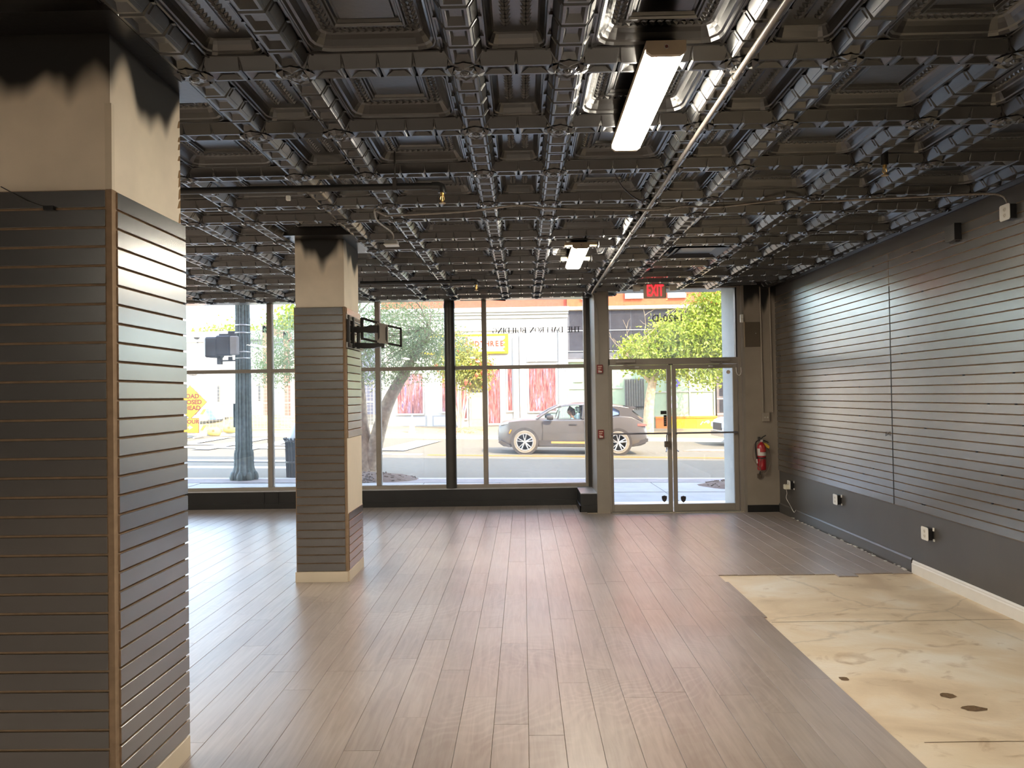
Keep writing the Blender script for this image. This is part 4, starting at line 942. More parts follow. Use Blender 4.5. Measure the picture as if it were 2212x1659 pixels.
# ---------------------------------------------------------------- trees
BARK = M('grey_bark', (176, 156, 134), rough=.9, var=.3, vscale=9, bump=.8, bscale=22)
def jag(p, q, n, amp, r):
    P = [Vector(p)]; p, q = Vector(p), Vector(q)
    for i in range(1, n): P.append(p+(q-p)*i/n+Vector((r.uniform(-amp, amp), r.uniform(-amp, amp), r.uniform(-amp, amp)*.4)))
    return P+[q]
def tree(name, label, base, limbs, blobs, lmat, leafL, seed, twigs=30, bark=BARK, aspect=.42, fruit=None, bare=()):
    r = random.Random(seed); t = thing(name, label, 'tree', base)
    b = MB()
    for pts, r0, r1 in limbs:
        P = smooth_path([tuple(Vector(base)+Vector(p)) for p in pts], 4); n = len(P)
        b.tube(P, [r0+(r1-r0)*i/(n-1) for i in range(n)], 9)
    b.build('trunk', bark, t, smooth=60)
    tw = MB()
    for i in range(twigs):
        cx, cy, cz, rx, ry, rz, n = r.choice(blobs); k = r.choice([q for q in limbs if q[0][-1][2] > 1.5])[0]; s = Vector(base)+Vector(k[-1])
        e = Vector(base)+Vector((cx+r.uniform(-rx, rx)*.8, cy+r.uniform(-ry, ry)*.8, cz+r.uniform(-rz, rz)*.8))
        P = jag(s, e, 4, .12, r); tw.tube(P, [.022, .016, .011, .007, .004], 5)
    for p, q in bare:
        P = jag(Vector(base)+Vector(p), Vector(base)+Vector(q), 5, .10, r); tw.tube(P, [.02, .016, .012, .009, .006, .004], 5)
        for k in (2, 3, 4):
            tw.tube(jag(P[k], P[k]+Vector((r.uniform(-.5, .5), r.uniform(-.2, .2), r.uniform(.1, .5))), 3, .05, r), [.008, .006, .005, .003], 4)
    tw.build('branches', bark, t)
    vs = []; fs = []
    for cx, cy, cz, rx, ry, rz, n in blobs:
        m = 0
        while m < n:
            u = Vector((r.uniform(-1, 1), r.uniform(-1, 1), r.uniform(-1, 1)))
            if not (.25 < u.length < 1): continue
            c = Vector(base)+Vector((cx+u.x*rx, cy+u.y*ry, cz+u.z*rz)); cl = r.randint(3, 6); m += cl
            for _ in range(cl):
                p = c+Vector((r.gauss(0, 1), r.gauss(0, 1), r.gauss(0, 1)))*leafL*1.1
                d = Vector((r.gauss(0, 1), r.gauss(0, 1), r.gauss(0, 1)-.5)).normalized(); w = d.orthogonal().normalized(); w.rotate(Matrix.Rotation(r.uniform(0, 6.28), 3, d))
                L = leafL*r.uniform(.7, 1.2); k = len(vs); nrm = d.cross(w)*L*.08
                vs += [tuple(p-d*L/2), tuple(p+w*L*aspect/2+nrm), tuple(p+d*L/2), tuple(p-w*L*aspect/2+nrm)]; fs.append((k, k+1, k+2, k+3))
    me = bpy.data.meshes.new('foliage'); P0 = Vector(base)
    me.from_pydata([(a-P0.x, bq-P0.y, c-P0.z) for a, bq, c in vs], [], fs); me.materials.append(lmat)
    tag(link('foliage', me, t), kind='stuff')
    if fruit:
        fb = MB()
        for i in range(fruit[1]):
            cx, cy, cz, rx, ry, rz, n = r.choice(blobs); u = Vector((r.gauss(0, 1), -abs(r.gauss(0, 1)), r.gauss(0, 1))).normalized()
            p = Vector(base)+Vector((cx+u.x*rx, cy+u.y*ry, cz+u.z*rz)); s = r.uniform(.04, .10)
            fb.add([p+Vector(q)*s for q in ((1, 0, 0), (-1, 0, 0), (0, 1, 0), (0, -1, 0), (0, 0, 1.3), (0, 0, -1.3))], [(0, 2, 4), (2, 1, 4), (1, 3, 4), (3, 0, 4), (2, 0, 5), (1, 2, 5), (3, 1, 5), (0, 3, 5)])
        fb.build('blossom', fruit[0], t, kind='stuff')
    return t
LF1 = leaf_mat('feathery_grey_green_leaves', ((130, 150, 100), (170, 184, 128), (142, 164, 138), (190, 200, 156)))
LF2 = leaf_mat('yellow_green_leaves', ((120, 130, 46), (158, 162, 62), (96, 112, 48), (180, 172, 84)))
LF3 = leaf_mat('bright_lime_leaves', ((128, 150, 44), (162, 176, 58), (92, 120, 60), (184, 190, 84)))
LF4 = leaf_mat('background_tree_leaves', ((120, 140, 30), (150, 164, 40), (104, 128, 34), (170, 176, 60)))
bx, by = -3.62, 16.55
tree('street_tree', 'grey-green feathery street tree with forked trunk just outside the window', (bx, by, gz(bx, by)),
     [([(0, 0, -.05), (-.02, 0, .5), (-.12, .05, 1.3), (-.18, .1, 2.3), (-.3, .2, 3.6)], .27, .11), ([(.12, 0, .25), (.28, -.05, .9), (.55, -.1, 1.7), (1.0, -.1, 2.5), (1.5, 0, 3.4)], .20, .09),
      ([(-.12, .05, 1.3), (-.5, .2, 2.2), (-1.2, .3, 3.2)], .12, .06), ([(0, 0, .02), (-.25, -.1, -.02)], .2, .08), ([(0, 0, .04), (.3, -.05, -.02)], .2, .08)],
     [(.7, 0, 3.3, 1.35, 1.1, .85, 8400), (-1.3, .3, 3.1, 1.5, 1.2, .9, 6000), (1.35, -.1, 2.75, .62, .7, .55, 1900), (0, .3, 4.8, 2.4, 1.6, 1.2, 3000), (-2.1, .2, 2.55, .55, .5, .45, 1200), (1.75, -.2, 3.05, .75, .5, .35, 800), (.45, -.1, 2.35, .7, .6, .3, 1100)],
     LF1, .082, 3, twigs=60, aspect=.30)
mt = M('brown_mulch', (112, 92, 78), rough=1, var=.35, vscale=40, bump=1., bscale=50)
def mound(name, label, cx, cy, rx, ry, h, mat):
    b = MB(); n, m = 28, 6; vs = []; r = random.Random(int(cx*100))
    for j in range(m+1):
        for i in range(n):
            a = 2*PI*i/n; f = j/m; w = 1+.10*math.sin(3*a+cx)+.05*math.sin(7*a)
            x, y = cx+rx*f*w*math.cos(a), cy+ry*f*w*math.sin(a); vs.append((x, y, gz(x, y)+h*(1-f*f)+(.018*r.random() if j < m else -.005)))
    fs = [(j*n+i, j*n+(i+1) % n, (j+1)*n+(i+1) % n, (j+1)*n+i) for j in range(m) for i in range(n)]
    b.add(vs, fs)
    for k in range(260):
        f = math.sqrt(r.random())*.97; a = r.uniform(0, 2*PI); x, y = cx+rx*f*math.cos(a), cy+ry*f*math.sin(a); z = gz(x, y)+h*(1-f*f)+.012; L = r.uniform(.015, .05); q = r.uniform(0, PI)
        b.box(x-.008, x+.008+L*abs(math.cos(q)), y-.008, y+.008+L*abs(math.sin(q)), z-.01, z+.012)
    return b.build(name, mat, label=label, cat='mulch bed', kind='stuff')
mound('mulch_bed', 'dark mulch around the forked street tree outside the window', -3.35, 15.6, 1.15, 1.15, .13, mt)
mound('mulch_bed', 'small dark mulch bed at the kerb right of the door', 4.5, 14.0, 1.1, .9, .10, mt)
bx, by = -2.95, 33.6
tree('crape_myrtle', 'small multi-stemmed yellow-green tree across the street before the white shop', (bx, by, gz(bx, by)),
     [([(.02*i, .05*math.sin(i), 0), (.10*(i-2.5), .06*math.cos(i*2), .9), (.20*(i-2.5), .1*math.sin(i*3), 1.9), (.30*(i-2.5), 0, 2.7)], .045, .025) for i in range(6)],
     [(.1, 0, 3.0, 1.15, .9, 1.0, 3600), (.75, 0, 2.5, .7, .6, .6, 1300), (-.2, 0, 3.9, .7, .6, .7, 900), (1.1, 0, 2.9, .45, .4, .55, 500)], LF2, .15, 5, twigs=30,
     bark=M('pale_stem_bark', (206, 178, 144), rough=.8, var=.15), aspect=.5, fruit=(M('coral_blossom', (230, 120, 90), rough=.6), 60))
mound('mulch_bed', 'sunlit reddish mulch bed under the multi-stemmed tree', -2.75, 33.0, 1.15, .8, .16, M('red_mulch', (190, 128, 96), rough=1, var=.3, vscale=30))
bx, by = 5.55, 32.6
tree('lime_tree', 'bright lime-green leafy tree behind the car beyond the entrance', (bx, by, gz(bx, by)),
     [([(0, 0, 0), (.05, 0, 1.2), (.2, 0, 2.2), (.5, .1, 3.2), (.9, .1, 4.2)], .26, .12), ([(.2, 0, 2.2), (-.4, 0, 3.0), (-1.0, 0, 3.6)], .10, .04), ([(.3, 0, 2.6), (1.3, .2, 3.3), (2.6, .2, 3.9)], .12, .05)],
     [(.2, 0, 3.55, 1.5, 1.2, .85, 3400), (1.7, 0, 4.3, 1.6, 1.2, 1.15, 4200), (3.1, .2, 4.9, 1.5, 1.2, 1.4, 3600), (1.0, 0, 2.95, 1.2, 1., .45, 1400), (3.3, 0, 3.5, 1.2, 1.0, .85, 2200), (2.6, -.3, 2.55, .9, .5, .35, 500), (3.3, 0, 6.2, 1.2, 1., .8, 1300)],
     LF3, .19, 9, twigs=50, bark=M('tan_bark', (190, 164, 128), rough=.9, var=.3, vscale=8), aspect=.5,
     bare=[((-.4, -.3, 3.4), (-1.1, -.4, 5.1)), ((0, -.3, 3.8), (-.2, -.4, 5.6)), ((-.6, -.3, 3.3), (-1.9, -.4, 4.6)), ((.3, -.3, 4.0), (.9, -.4, 5.7)), ((-.7, -.3, 3.0), (-1.8, -.4, 3.5))])
for lab, x, y, z, blobs in (('round sunlit tree beyond the grey roof, left of the signal pole', -23.5, 56, 2., [(-2.2, 0, 5.0, 2.4, 2.2, 1.5, 1800), (1.2, 0, 5.2, 2.6, 2.2, 1.75, 2400), (-5.0, 0, 6.2, 1.0, 1.2, 1.2, 260)]),
                            ('tall yellow-green background tree right of the signal pole', -17.8, 54, 2., [(.2, 0, 5.8, 1.6, 1.6, 1.7, 1500), (-1.5, 0, 5.2, 1.3, 1.2, 1.2, 700), (1.4, 0, 7.2, 1.4, 1.4, 1.6, 1300), (2.2, 0, 5.2, 1.4, 1.4, 1.4, 1000)])):
    tree('background_tree', lab, (x, y, z-1.5), [([(0, 0, 0), (0, 0, 7.)], .3, .15)], blobs, LF4, .34, int(abs(x)), twigs=14, aspect=.6)

# ---------------------------------------------------------------- street furniture
GRN = M('dark_green_iron', (74, 84, 80), rough=.5, spec=.4, var=.3, vscale=14)
sx, sy = -5.86, 15.18; sz = gz(sx, sy)
sig = thing('signal_pole', 'fluted dark green signal pole with a pedestrian signal at the corner', 'pole', (sx, sy, sz))
def fluted(prof, c, n=16):
    b = MB(); k = n*2; vs = []
    for r, h in prof:
        for i in range(k): a = 2*PI*i/k; q = r*(1 if i % 2 == 0 else .90); vs.append((c[0]+q*math.cos(a), c[1]+q*math.sin(a), c[2]+h))
    fs = [(j*k+i, j*k+(i+1) % k, (j+1)*k+(i+1) % k, (j+1)*k+i) for j in range(len(prof)-1) for i in range(k)]
    b.add(vs, fs); return b
fluted([(.175, .30), (.172, .6), (.165, 1.2), (.155, 2.4), (.148, 3.4), (.14, 6.5)], (sx, sy, sz)).build('shaft', GRN, sig)
fluted([(.26, .0), (.27, .10), (.22, .20), (.20, .30), (.195, .55), (.18, .62)], (sx, sy, sz)).build('plinth', GRN, sig)
for i in range(8):
    a = 2*PI*i/8; b = MB(); cx, cy = sx+.24*math.cos(a), sy+.24*math.sin(a)
    b.lathe([(.0, 0), (.055, .0), (.07, .06), (.055, .12), (.03, .16), (0, .17)], (cx, cy, sz), 10); b.build('scroll_foot', GRN, sig, smooth=50)
for z in (2.55, 2.68, 3.08, 3.24): MB().lathe([(.16, 0), (.164, .006), (.164, .02), (.16, .026)], (sx, sy, z), 24).build('steel_band', GALV, sig)
MB().cbox(sx-.20, sx-.155, sy-.06, sy+.06, 1.12, 1.62, .01).build('control_box', GRN, sig)
PED = M('signal_black', (58, 54, 54), rough=.5, var=.15)
MB().cbox(-6.55, -6.29, sy-.30, sy+.12, 2.58, 3.00, .03).build('signal_case', PED, sig)
MB().cbox(-6.33, -6.03, sy-.28, sy-.04, 2.615, 3.03, .03).build('signal_case', PED, sig)
MB().cbox(-6.035, -5.875, sy-.27, sy-.05, 2.625, 3.015, .02).build('signal_back', M('signal_grey', (150, 142, 134), rough=.6), sig)
b = MB(); b.box(-6.32, -5.86, sy-.10, sy-.04, 3.03, 3.075); b.box(-6.14, -5.9, sy-.08, sy+.02, 3.06, 3.13); b.build('bracket', PED, sig)
b = MB(); b.box(-6.32, -5.95, sy-.10, sy-.04, 2.50, 2.53); b.box(-6.36, -6.28, sy-.12, sy-.02, 2.44, 2.60); b.box(-6.14, -6.06, sy-.08, sy-.04, 2.50, 2.60); b.build('bracket', PED, sig)
t = thing('pedestrian_signal', 'small grey pedestrian signal seen at the edge of the near column', 'signal', (-13.9, 30.5, 2.5))
MB().cbox(-14.05, -13.75, 30.3, 30.6, 2.75, 3.22, .03).build('case', MATS['signal_grey'], t); MB().tube([(-13.95, 30.65, .3), (-13.95, 30.65, 3.6)], .06, 10).build('post', GALV, t)
t = thing('utility_pole', 'yellowish wooden utility pole behind the signal pole', 'pole', (-11.55, 29.9, .1))
MB().tube([(-11.55, 29.9, gz(-11.55, 29.9)), (-11.45, 29.9, 9)], [.14, .11], 12).build('shaft', M('weathered_wood', (150, 138, 84), rough=.9, var=.15), t, smooth=50)
MB().lathe([(.145, 0), (.145, .12)], (-11.53, 29.9, 1.25), 12).build('reflector_band', M('green_band', (120, 190, 110), rough=.5), t)
tx, ty = -4.87, 15.75; tz = gz(tx, ty)
t = thing('litter_bin', 'black slatted metal litter bin beside the far column', 'bin', (tx, ty, tz))
for i in range(24):
    a = 2*PI*i/24; MB().tube([(tx+.26*math.cos(a), ty+.26*math.sin(a), tz+.03), (tx+.285*math.cos(a), ty+.285*math.sin(a), tz+.88), (tx+.33*math.cos(a), ty+.33*math.sin(a), tz+.98)], .017, 5).build('slat', DARKMET, t)
for z, r in ((.05, .27), (.45, .285), (.9, .30)): MB().lathe([(r, 0), (r+.012, 0), (r+.012, .035), (r, .035)], (tx, ty, tz+z), 24).build('hoop', DARKMET, t)
MB().lathe([(.24, .03), (.25, .88)], (tx, ty, tz), 20).build('liner', PLASTIC_B, t)
BAG = M('clear_bag', (214, 222, 230), rough=.25, var=.1)
MB().lathe([(.25, .88), (.30, .95), (.26, 1.08), (.17, 1.25), (.06, 1.40), (0, 1.44)], (tx+.05, ty, tz), 14).build('bag', BAG, t, smooth=True)
hx, hy = -4.95, 32.3; hz = gz(hx, hy)
t = thing('fire_hydrant', 'pale fire hydrant on the far pavement before the white shop', 'hydrant', (hx, hy, hz))
HYD = M('hydrant_paint', (226, 212, 190), rough=.5, var=.1)
MB().lathe([(.17, 0), (.17, .05), (.12, .06), (.115, .42), (.15, .44), (.15, .49), (.12, .50)], (hx, hy, hz), 18).build('barrel', HYD, t, smooth=40)
MB().lathe([(.13, .50), (.12, .60), (.07, .68), (.035, .70), (.035, .76), (0, .76)], (hx, hy, hz), 18).build('bonnet', M('hydrant_blue', (168, 196, 222), rough=.5), t, smooth=40)
for s in (-1, 1): MB().lathe([(.06, 0), (.06, .10), (.075, .10), (.075, .15), (.03, .15)], (hx, hy, hz+.36), 12, axis='x').build('nozzle', HYD, t) if s > 0 else MB().lathe([(.06, 0), (.06, -.10), (.075, -.10), (.075, -.15), (.03, -.15)], (hx, hy, hz+.36), 12, axis='x').build('nozzle', HYD, t)
MB().lathe([(.075, 0), (.075, -.12), (.095, -.12), (.095, -.17), (.04, -.17)], (hx, hy, hz+.33), 14, axis='y').build('nozzle', HYD, t)

# ---- road works: barricade signs and fence
bz = gz(-13.9, 29.6); YS = M('sign_yellow', (226, 148, 6), rough=.4, var=.03); INK = M('sign_ink', (96, 30, 6), rough=.5, var=0); ORG = M('barricade_orange', (244, 150, 50), rough=.5, var=.04)
dy_ = 29.6
bar_ = thing('road_barricade', 'white and orange striped barricade half hidden by the near column', 'barricade', (-14.0, dy_+.12, bz))
for x in (-14.9, -13.32): 
    MB().box(x-.03, x+.03, dy_+.08, dy_+.14, bz, bz+1.25).build('upright', WHITEP, bar_); MB().box(x-.04, x+.04, dy_-.35, dy_+.55, bz, bz+.06).build('foot', GALV, bar_)
for z in (.30, .95):
    o = MB().box(-15.1, -13.05, dy_+.05, dy_+.08, bz+z, bz+z+.22).build('board', WHITEP, bar_)
    for k in range(7): x = -15.05+k*.30; MB().prism([(x, bz+z), (x+.14, bz+z), (x+.28, bz+z+.22), (x+.14, bz+z+.22)], 'y', dy_+.045, dy_+.05).build('stripe', ORG, o)
dc, dz_ = -13.62, bz+1.46
dsg = thing('road_sign', 'yellow diamond road sign with dark letters beside the near column', 'road sign', (dc, dy_, bz))
def diamond(s): return [(dc, dz_+s), (dc+s, dz_), (dc, dz_-s), (dc-s, dz_)]
MB().prism(diamond(.70), 'y', dy_, dy_+.01).build('plate', INK, dsg); MB().prism(diamond(.675), 'y', dy_-.004, dy_).build('face', YS, dsg)
for k, w in enumerate(('ROAD', 'CLOSED', 'AHEAD')): lettering('sign_letters', w, .25, INK, dsg, (dc+.02, dy_-.006, dz_+.24-.24*k), depth=.002, bold=.012)
det = thing('detour_sign', 'yellow rectangular detour sign with arrow under the diamond sign', 'road sign', (dc, dy_, bz))
MB().box(dc-.62, dc+.36, dy_+.0, dy_+.01, bz+.20, bz+.82).build('plate', INK, det); MB().box(dc-.60, dc+.34, dy_-.004, dy_, bz+.22, bz+.80).build('face', YS, det)
lettering('sign_letters', 'DETOUR', .23, INK, det, (dc-.10, dy_-.006, bz+.66), depth=.002, bold=.010)
MB().prism([(dc-.5, bz+.40), (dc-.05, bz+.40), (dc-.05, bz+.33), (dc+.12, bz+.435), (dc-.05, bz+.54), (dc-.05, bz+.47), (dc-.5, bz+.47)], 'y', dy_-.008, dy_-.004).build('arrow', M('arrow_pink', (220, 120, 110), rough=.5), det)
fy_ = 31.6
fen = thing('site_fence', 'temporary wire construction fence panels on the corner lot', 'fence', (-11, fy_, .2))
FM = M('fence_steel', (196, 180, 160), rough=.5, metal=.3)
for i, x in enumerate((-19.4, -16.2, -13.05, -12.85, -9.7, -9.55, -6.5)): MB().tube([(x, fy_, gz(x, fy_)+.1), (x+(.12 if i % 2 else 0), fy_, 2.42)], .028, 8).build('post', FM, fen)
for z in (2.38, 1.55, .45): MB().tube([(-19.4, fy_, z), (-6.5, fy_, z-.05)], .022, 6).build('rail', FM, fen)
b = MB()
for i in range(86): x = -19.4+i*.15; b.box(x-.004, x+.004, fy_-.004, fy_+.004, .45, 2.38)
for i in range(13): z = .5+i*.15; b.box(-19.4, -6.5, fy_-.004, fy_+.004, z-.004, z+.004)
b.build('wire_mesh', FM, fen, kind='stuff')
MB().box(-16.1, -13.9, fy_-.03, fy_-.02, 1.62, 2.32).build('banner', M('site_banner', (236, 238, 244), rough=.5), fen)
MB().box(-15.7, -14.0, fy_-.036, fy_-.03, 2.02, 2.10).build('banner_print', M('banner_blue', (140, 150, 200)), fen); MB().box(-15.4, -14.0, fy_-.036, fy_-.03, 1.88, 1.93).build('banner_print', MATS['banner_blue'], fen)
for lab, x, y in (('yellow sandbag weight lying at the foot of the fence, left one', -13.3, 31.2), ('yellow sandbag weight lying at the foot of the fence, right one', -12.65, 31.25)):
    z = gz(x, y); t = thing('sandbag', lab, 'sandbag', (x, y, z)); b = MB()
    b.lathe([(0, -.28), (.13, -.26), (.20, -.12), (.21, .1), (.14, .25), (0, .29)], (x, y, z+.17), 12, axis='x'); b.build('bag', M('sand_yellow', (232, 206, 110), rough=.8, var=.1), t, smooth=True)
    MB().lathe([(.045, 0), (.06, .02), (.045, .04)], (x+.02, y-.215, z+.22), 12, axis='y').build('tie', M('tie_brown', (150, 120, 70)), t)
# soil heap and debris behind the fence
mound('soil_heap', 'low tan soil heap behind the construction fence', -12.2, 35.0, 4.4, 2.4, .55, M('tan_soil', (158, 136, 94), rough=1, var=.15, vscale=4))
t = thing('tarp', 'blue-grey tarpaulin sheet over rubble behind the fence', 'tarpaulin', (-15.4, 34.6, .5)); MB().add([(-16.6, 33.6, .75), (-14.0, 33.6, .8), (-13.8, 34.8, 1.3), (-16.4, 34.9, 1.25), (-15.2, 34.2, 1.25)], [(0, 1, 4), (1, 2, 4), (2, 3, 4), (3, 0, 4)]).build('sheet', M('blue_tarp', (120, 136, 176), rough=.6), t)

# ================================================================ OUTSIDE: buildings
WB = M('white_storefront_paint', (186, 182, 174), rough=.6, var=.03)
GB = M('shade_grey_paint', (156, 155, 156), rough=.6, var=.04)
BRK_ = M('orange_red_brick', (176, 86, 64), rough=.9, var=.12, vscale=7)
DG = M('dark_window_glass', (60, 58, 62), rough=.2, spec=.6, var=.2, vscale=3)
def streamer_mat():
    m, n, l, p = nodes('striped_curtain_window')
    tc = n.new('ShaderNodeTexCoord'); mp = n.new('ShaderNodeMapping'); mp.inputs['Scale'].default_value = (1, 1, .10); l.new(tc.outputs['Object'], mp.inputs[0])
    no = n.new('ShaderNodeTexNoise'); no.inputs['Scale'].default_value = 13; no.inputs['Detail'].default_value = 4; l.new(mp.outputs[0], no.inputs['Vector'])
    r = n.new('ShaderNodeValToRGB'); e = r.color_ramp.elements; e[0].position = .28; e[0].color = lin((66, 44, 58)); e[1].position = .78; e[1].color = lin((84, 90, 190))
    for q, c in ((.40, (126, 60, 58)), (.50, (164, 112, 104)), (.56, (132, 64, 62)), (.63, (170, 140, 158)), (.70, (98, 56, 66))): x = e.new(q); x.color = lin(c)
    l.new(no.outputs[0], r.inputs[0]); l.new(r.outputs[0], p.inputs['Base Color']); p.inputs['Roughness'].default_value = .4; return m
STR = streamer_mat()
FY = 36.0
shop = thing('white_shop', 'white-painted shop building across the street with curtained display windows', 'building', (-2.5, FY, .1))
MB().box(-7.05, 2.23, FY, FY+9, -.4, 5.95).build('wall', WB, shop)
MB().box(-7.05, 2.22, FY+.3, FY+9, 5.95, 12.5).build('brick_storey', BRK_, shop)
for x0 in (-6.3, -4.2, -2.1, 0.):  # unseen pale windows, added to weaken the brick's pink reflection on the floor
    o = MB().box(x0, x0+1.35, FY+.22, FY+.30, 6.75, 9.0).build('upper_window', WB, shop); MB().box(x0+.12, x0+1.23, FY+.20, FY+.22, 6.9, 8.85).build('pane', M('pale_window', (224, 232, 240), rough=.2), o)
MB().box(-7.05, 2.26, FY+.2, FY+.3, 9.6, 10.2).build('stone_band', WB, shop)  # unseen band, added with the windows to pale that floor reflection
b = MB(); b.box(-7.1, 2.30, FY-.32, FY, 5.80, 6.02); b.box(-7.1, 2.27, FY-.22, FY, 5.68, 5.80); b.box(-7.08, 2.25, FY-.12, FY, 5.50, 5.68); b.build('cornice', WB, shop)
b = MB(); b.box(-7.06, 2.23, FY-.06, FY, 4.90, 5.05); b.box(-7.06, 2.23, FY-.03, FY, 5.05, 5.50); b.build('frieze', WB, shop)
for x0, x1 in ((-7.05, -6.75), (1.77, 2.23)):
    o = MB().box(x0, x1, FY-.10, FY, .1, 5.0).build('pilaster', WB, shop)
    for k in range(5): x = x0+.05+k*(x1-x0-.1)/4; MB().box(x-.012, x+.012, FY-.125, FY-.10, .5, 4.2).build('flute', GB, o)
MB().box(-.48, -.20, FY-.14, FY, .1, 4.6).build('pilaster', GB, shop)
MB().box(-.16, .02, FY-.08, FY, .1, 5.0).build('pilaster', M('sandy_trim', (222, 208, 190), rough=.7), shop)
def display(x0, x1, z0, z1, mat=None, fr=WB, f=.07):
    o = MB().box(x0-f, x1+f, FY-.05, FY-.005, z1, z1+f).build('display_window', fr, shop)
    b = MB(); b.box(x0-f, x0, FY-.05, FY-.005, z0, z1); b.box(x1, x1+f, FY-.05, FY-.005, z0, z1); b.box(x0-f, x1+f, FY-.09, FY-.005, z0-.08, z0); b.build('window_frame', fr, o)
    MB().box(x0, x1, FY-.02, FY-.005, z0, z1).build('pane', mat or STR, o); return o
display(-6.23, -4.97, .88, 2.85); display(-4.0, -3.25, .95, 2.85); display(.29, 1.60, .90, 3.05); display(-1.73, -1.15, .33, 3.0); display(-.76, -.55, .95, 3.05); display(-3.05, -2.80, .6, 2.5)
display(.25, 1.66, 3.42, 5.05, M('diamond_film', (236, 228, 224), rough=.5, var=.03), GB, .05)
dr = MB().box(-2.68, -1.95, FY-.05, FY-.005, .18, 1.86).build('shop_door', M('grey_door', (150, 144, 136), rough=.6), shop)
MB().box(-2.55, -2.05, FY-.06, FY-.05, .55, 1.62).build('door_glass', M('dusty_glass', (170, 162, 150), rough=.3), dr)
MB().box(-2.70, -1.93, FY-.055, FY-.005, 1.90, 2.45).build('door_transom', DG, shop)
lettering('door_letters', 'THREE', .16, WB, shop, (-2.28, FY-.062, 2.02), depth=.004); lettering('door_letters', 'FIVE', .16, WB, shop, (-2.28, FY-.062, 2.24), depth=.004) if False else None
for x0, x1, z0, z1 in ((-6.4, -4.8, .25, .72), (-4.5, -3.2, .25, .72), (.1, 1.7, .25, .72)):
    o = MB().box(x0, x1, FY-.03, FY, z0-.04, z1+.04).build('bulkhead_panel', GB, shop); MB().box(x0+.06, x1-.06, FY-.035, FY-.03, z0+.02, z1-.02).build('panel_inset', WB, o)
sgn = thing('shop_sign', 'white and yellow shop sign with orange capital letters on the white shop', 'sign', (-2.2, FY-.15, 4.2))
SY = M('sign_bright_yellow', (232, 188, 8), rough=.4, var=0); SO = M('sign_orange', (206, 70, 40), rough=.4, var=0)
MB().box(-5.1, -.70, FY-.12, FY-.03, 3.77, 4.74).build('board', SY, sgn)
zig = [(-4.9, 3.88), (-.86, 3.88)]+[(-.86+(-.12 if i % 2 else .0), 3.88+.107*i) for i in range(1, 7)]+[(-.86, 4.63), (-4.9, 4.63)]
MB().prism(zig, 'y', FY-.13, FY-.12).build('panel', M('sign_white', (205, 203, 200), rough=.4, var=0), sgn)
for chh, x in zip('EAANDTHREE', (-3.44, -3.12, -2.76, -2.50, -2.24, -1.98, -1.74, -1.50, -1.26, -1.02)):
    lettering('sign_letter', chh, .36, SO, sgn, (x, FY-.134, 4.25), depth=.006, bold=.016, xscale=.88)
# middle building: dark upper windows, mint panels
mid = thing('mint_building', 'brick building with dark upper windows and pale mint panels behind the car', 'building', (6, FY, 0))
MINT = M('pale_mint_panel', (168, 184, 156), rough=.6, var=.05)
MB().box(2.23, 14, FY+.1, FY+9, 5.9, 12.5).build('brick_storey', M('brick_two', (184, 92, 58), rough=.9, var=.12, vscale=6), mid)
MB().box(2.23, 14, FY+.05, FY+9, -.5, 3.3).build('ground_storey', MINT, mid)
MB().box(2.23, 14, FY+.05, FY+9, 3.3, 5.9).build('dark_band', M('dark_band', (96, 94, 98), rough=.4, var=.1), mid)
for i in range(7):
    for j in range(2):
        x = 2.34+i*1.02; z = 3.86+j*1.0; MB().box(x, x+.98, FY+.03, FY+.05, z, z+.96).build('dark_pane', DG, mid)
for z in (3.82, 4.84, 5.84): MB().box(2.23, 9.5, FY+.0, FY+.05, z-.02, z+.02).build('pane_bar', GALV, mid)
MB().box(2.23, 9.5, FY-.15, FY+.05, 5.86, 6.02).build('stone_band', M('sand_stone', (232, 214, 184), rough=.8), mid)
MB().box(2.23, 9.5, FY-.10, FY+.05, 3.30, 3.42).build('stone_band', MATS['sand_stone'], mid)
MB().box(2.5, 2.95, FY-.02, FY+.05, 2.3, 2.36).build('panel_joint', WB, mid); MB().box(2.3, 4.9, FY-.0, FY+.05, 1.95, 2.0).build('panel_joint', WB, mid)
for x0, x1 in ((2.95, 3.8), (5.1, 6.0), (7.2, 8.1)):
    o = MB().box(x0, x1, FY-.02, FY+.1, 6.38, 7.6).build('upper_window', WB, mid); MB().box(x0+.1, x1-.1, FY-.03, FY-.02, 6.6, 7.5).build('pane', M('pale_window', (224, 232, 240), rough=.2), o)
MB().box(3.05, 3.30, FY-.12, FY+.05, 3.42, 3.66).build('wall_lamp', WB, mid)
gt = MB().box(5.0, 5.95, FY-.02, FY+.05, .3, 2.42).build('barred_window', M('dim_interior', (132, 130, 122), rough=.5), mid)
for i in range(8): MB().box(5.05+i*.12, 5.07+i*.12, FY-.05, FY-.03, .9, 2.38).build('bar', DARKMET, gt)
MB().box(5.0, 5.95, FY-.06, FY-.02, 1.0, 1.06).build('rail', DARKMET, gt)
shw = MB().box(6.3, 9.42, FY-.04, FY+.05, .50, .58).build('shopfront_frame', WB, mid)
for x in (6.33, 7.1, 8.18, 9.38): MB().box(x-.035, x+.035, FY-.06, FY+.05, .55, 3.2).build('mullion', WB, shw)
for x0, x1 in ((6.37, 7.06), (7.14, 8.14), (8.22, 9.34)):
    for z0, z1 in ((.58, 1.72), (1.78, 3.2)): MB().box(x0, x1, FY-.01, FY+.05, z0, z1).build('pane', MINT, shw)
MB().box(6.35, 9.4, FY-.05, FY+.05, 1.72, 1.78).build('glazing_bar', WB, shw)
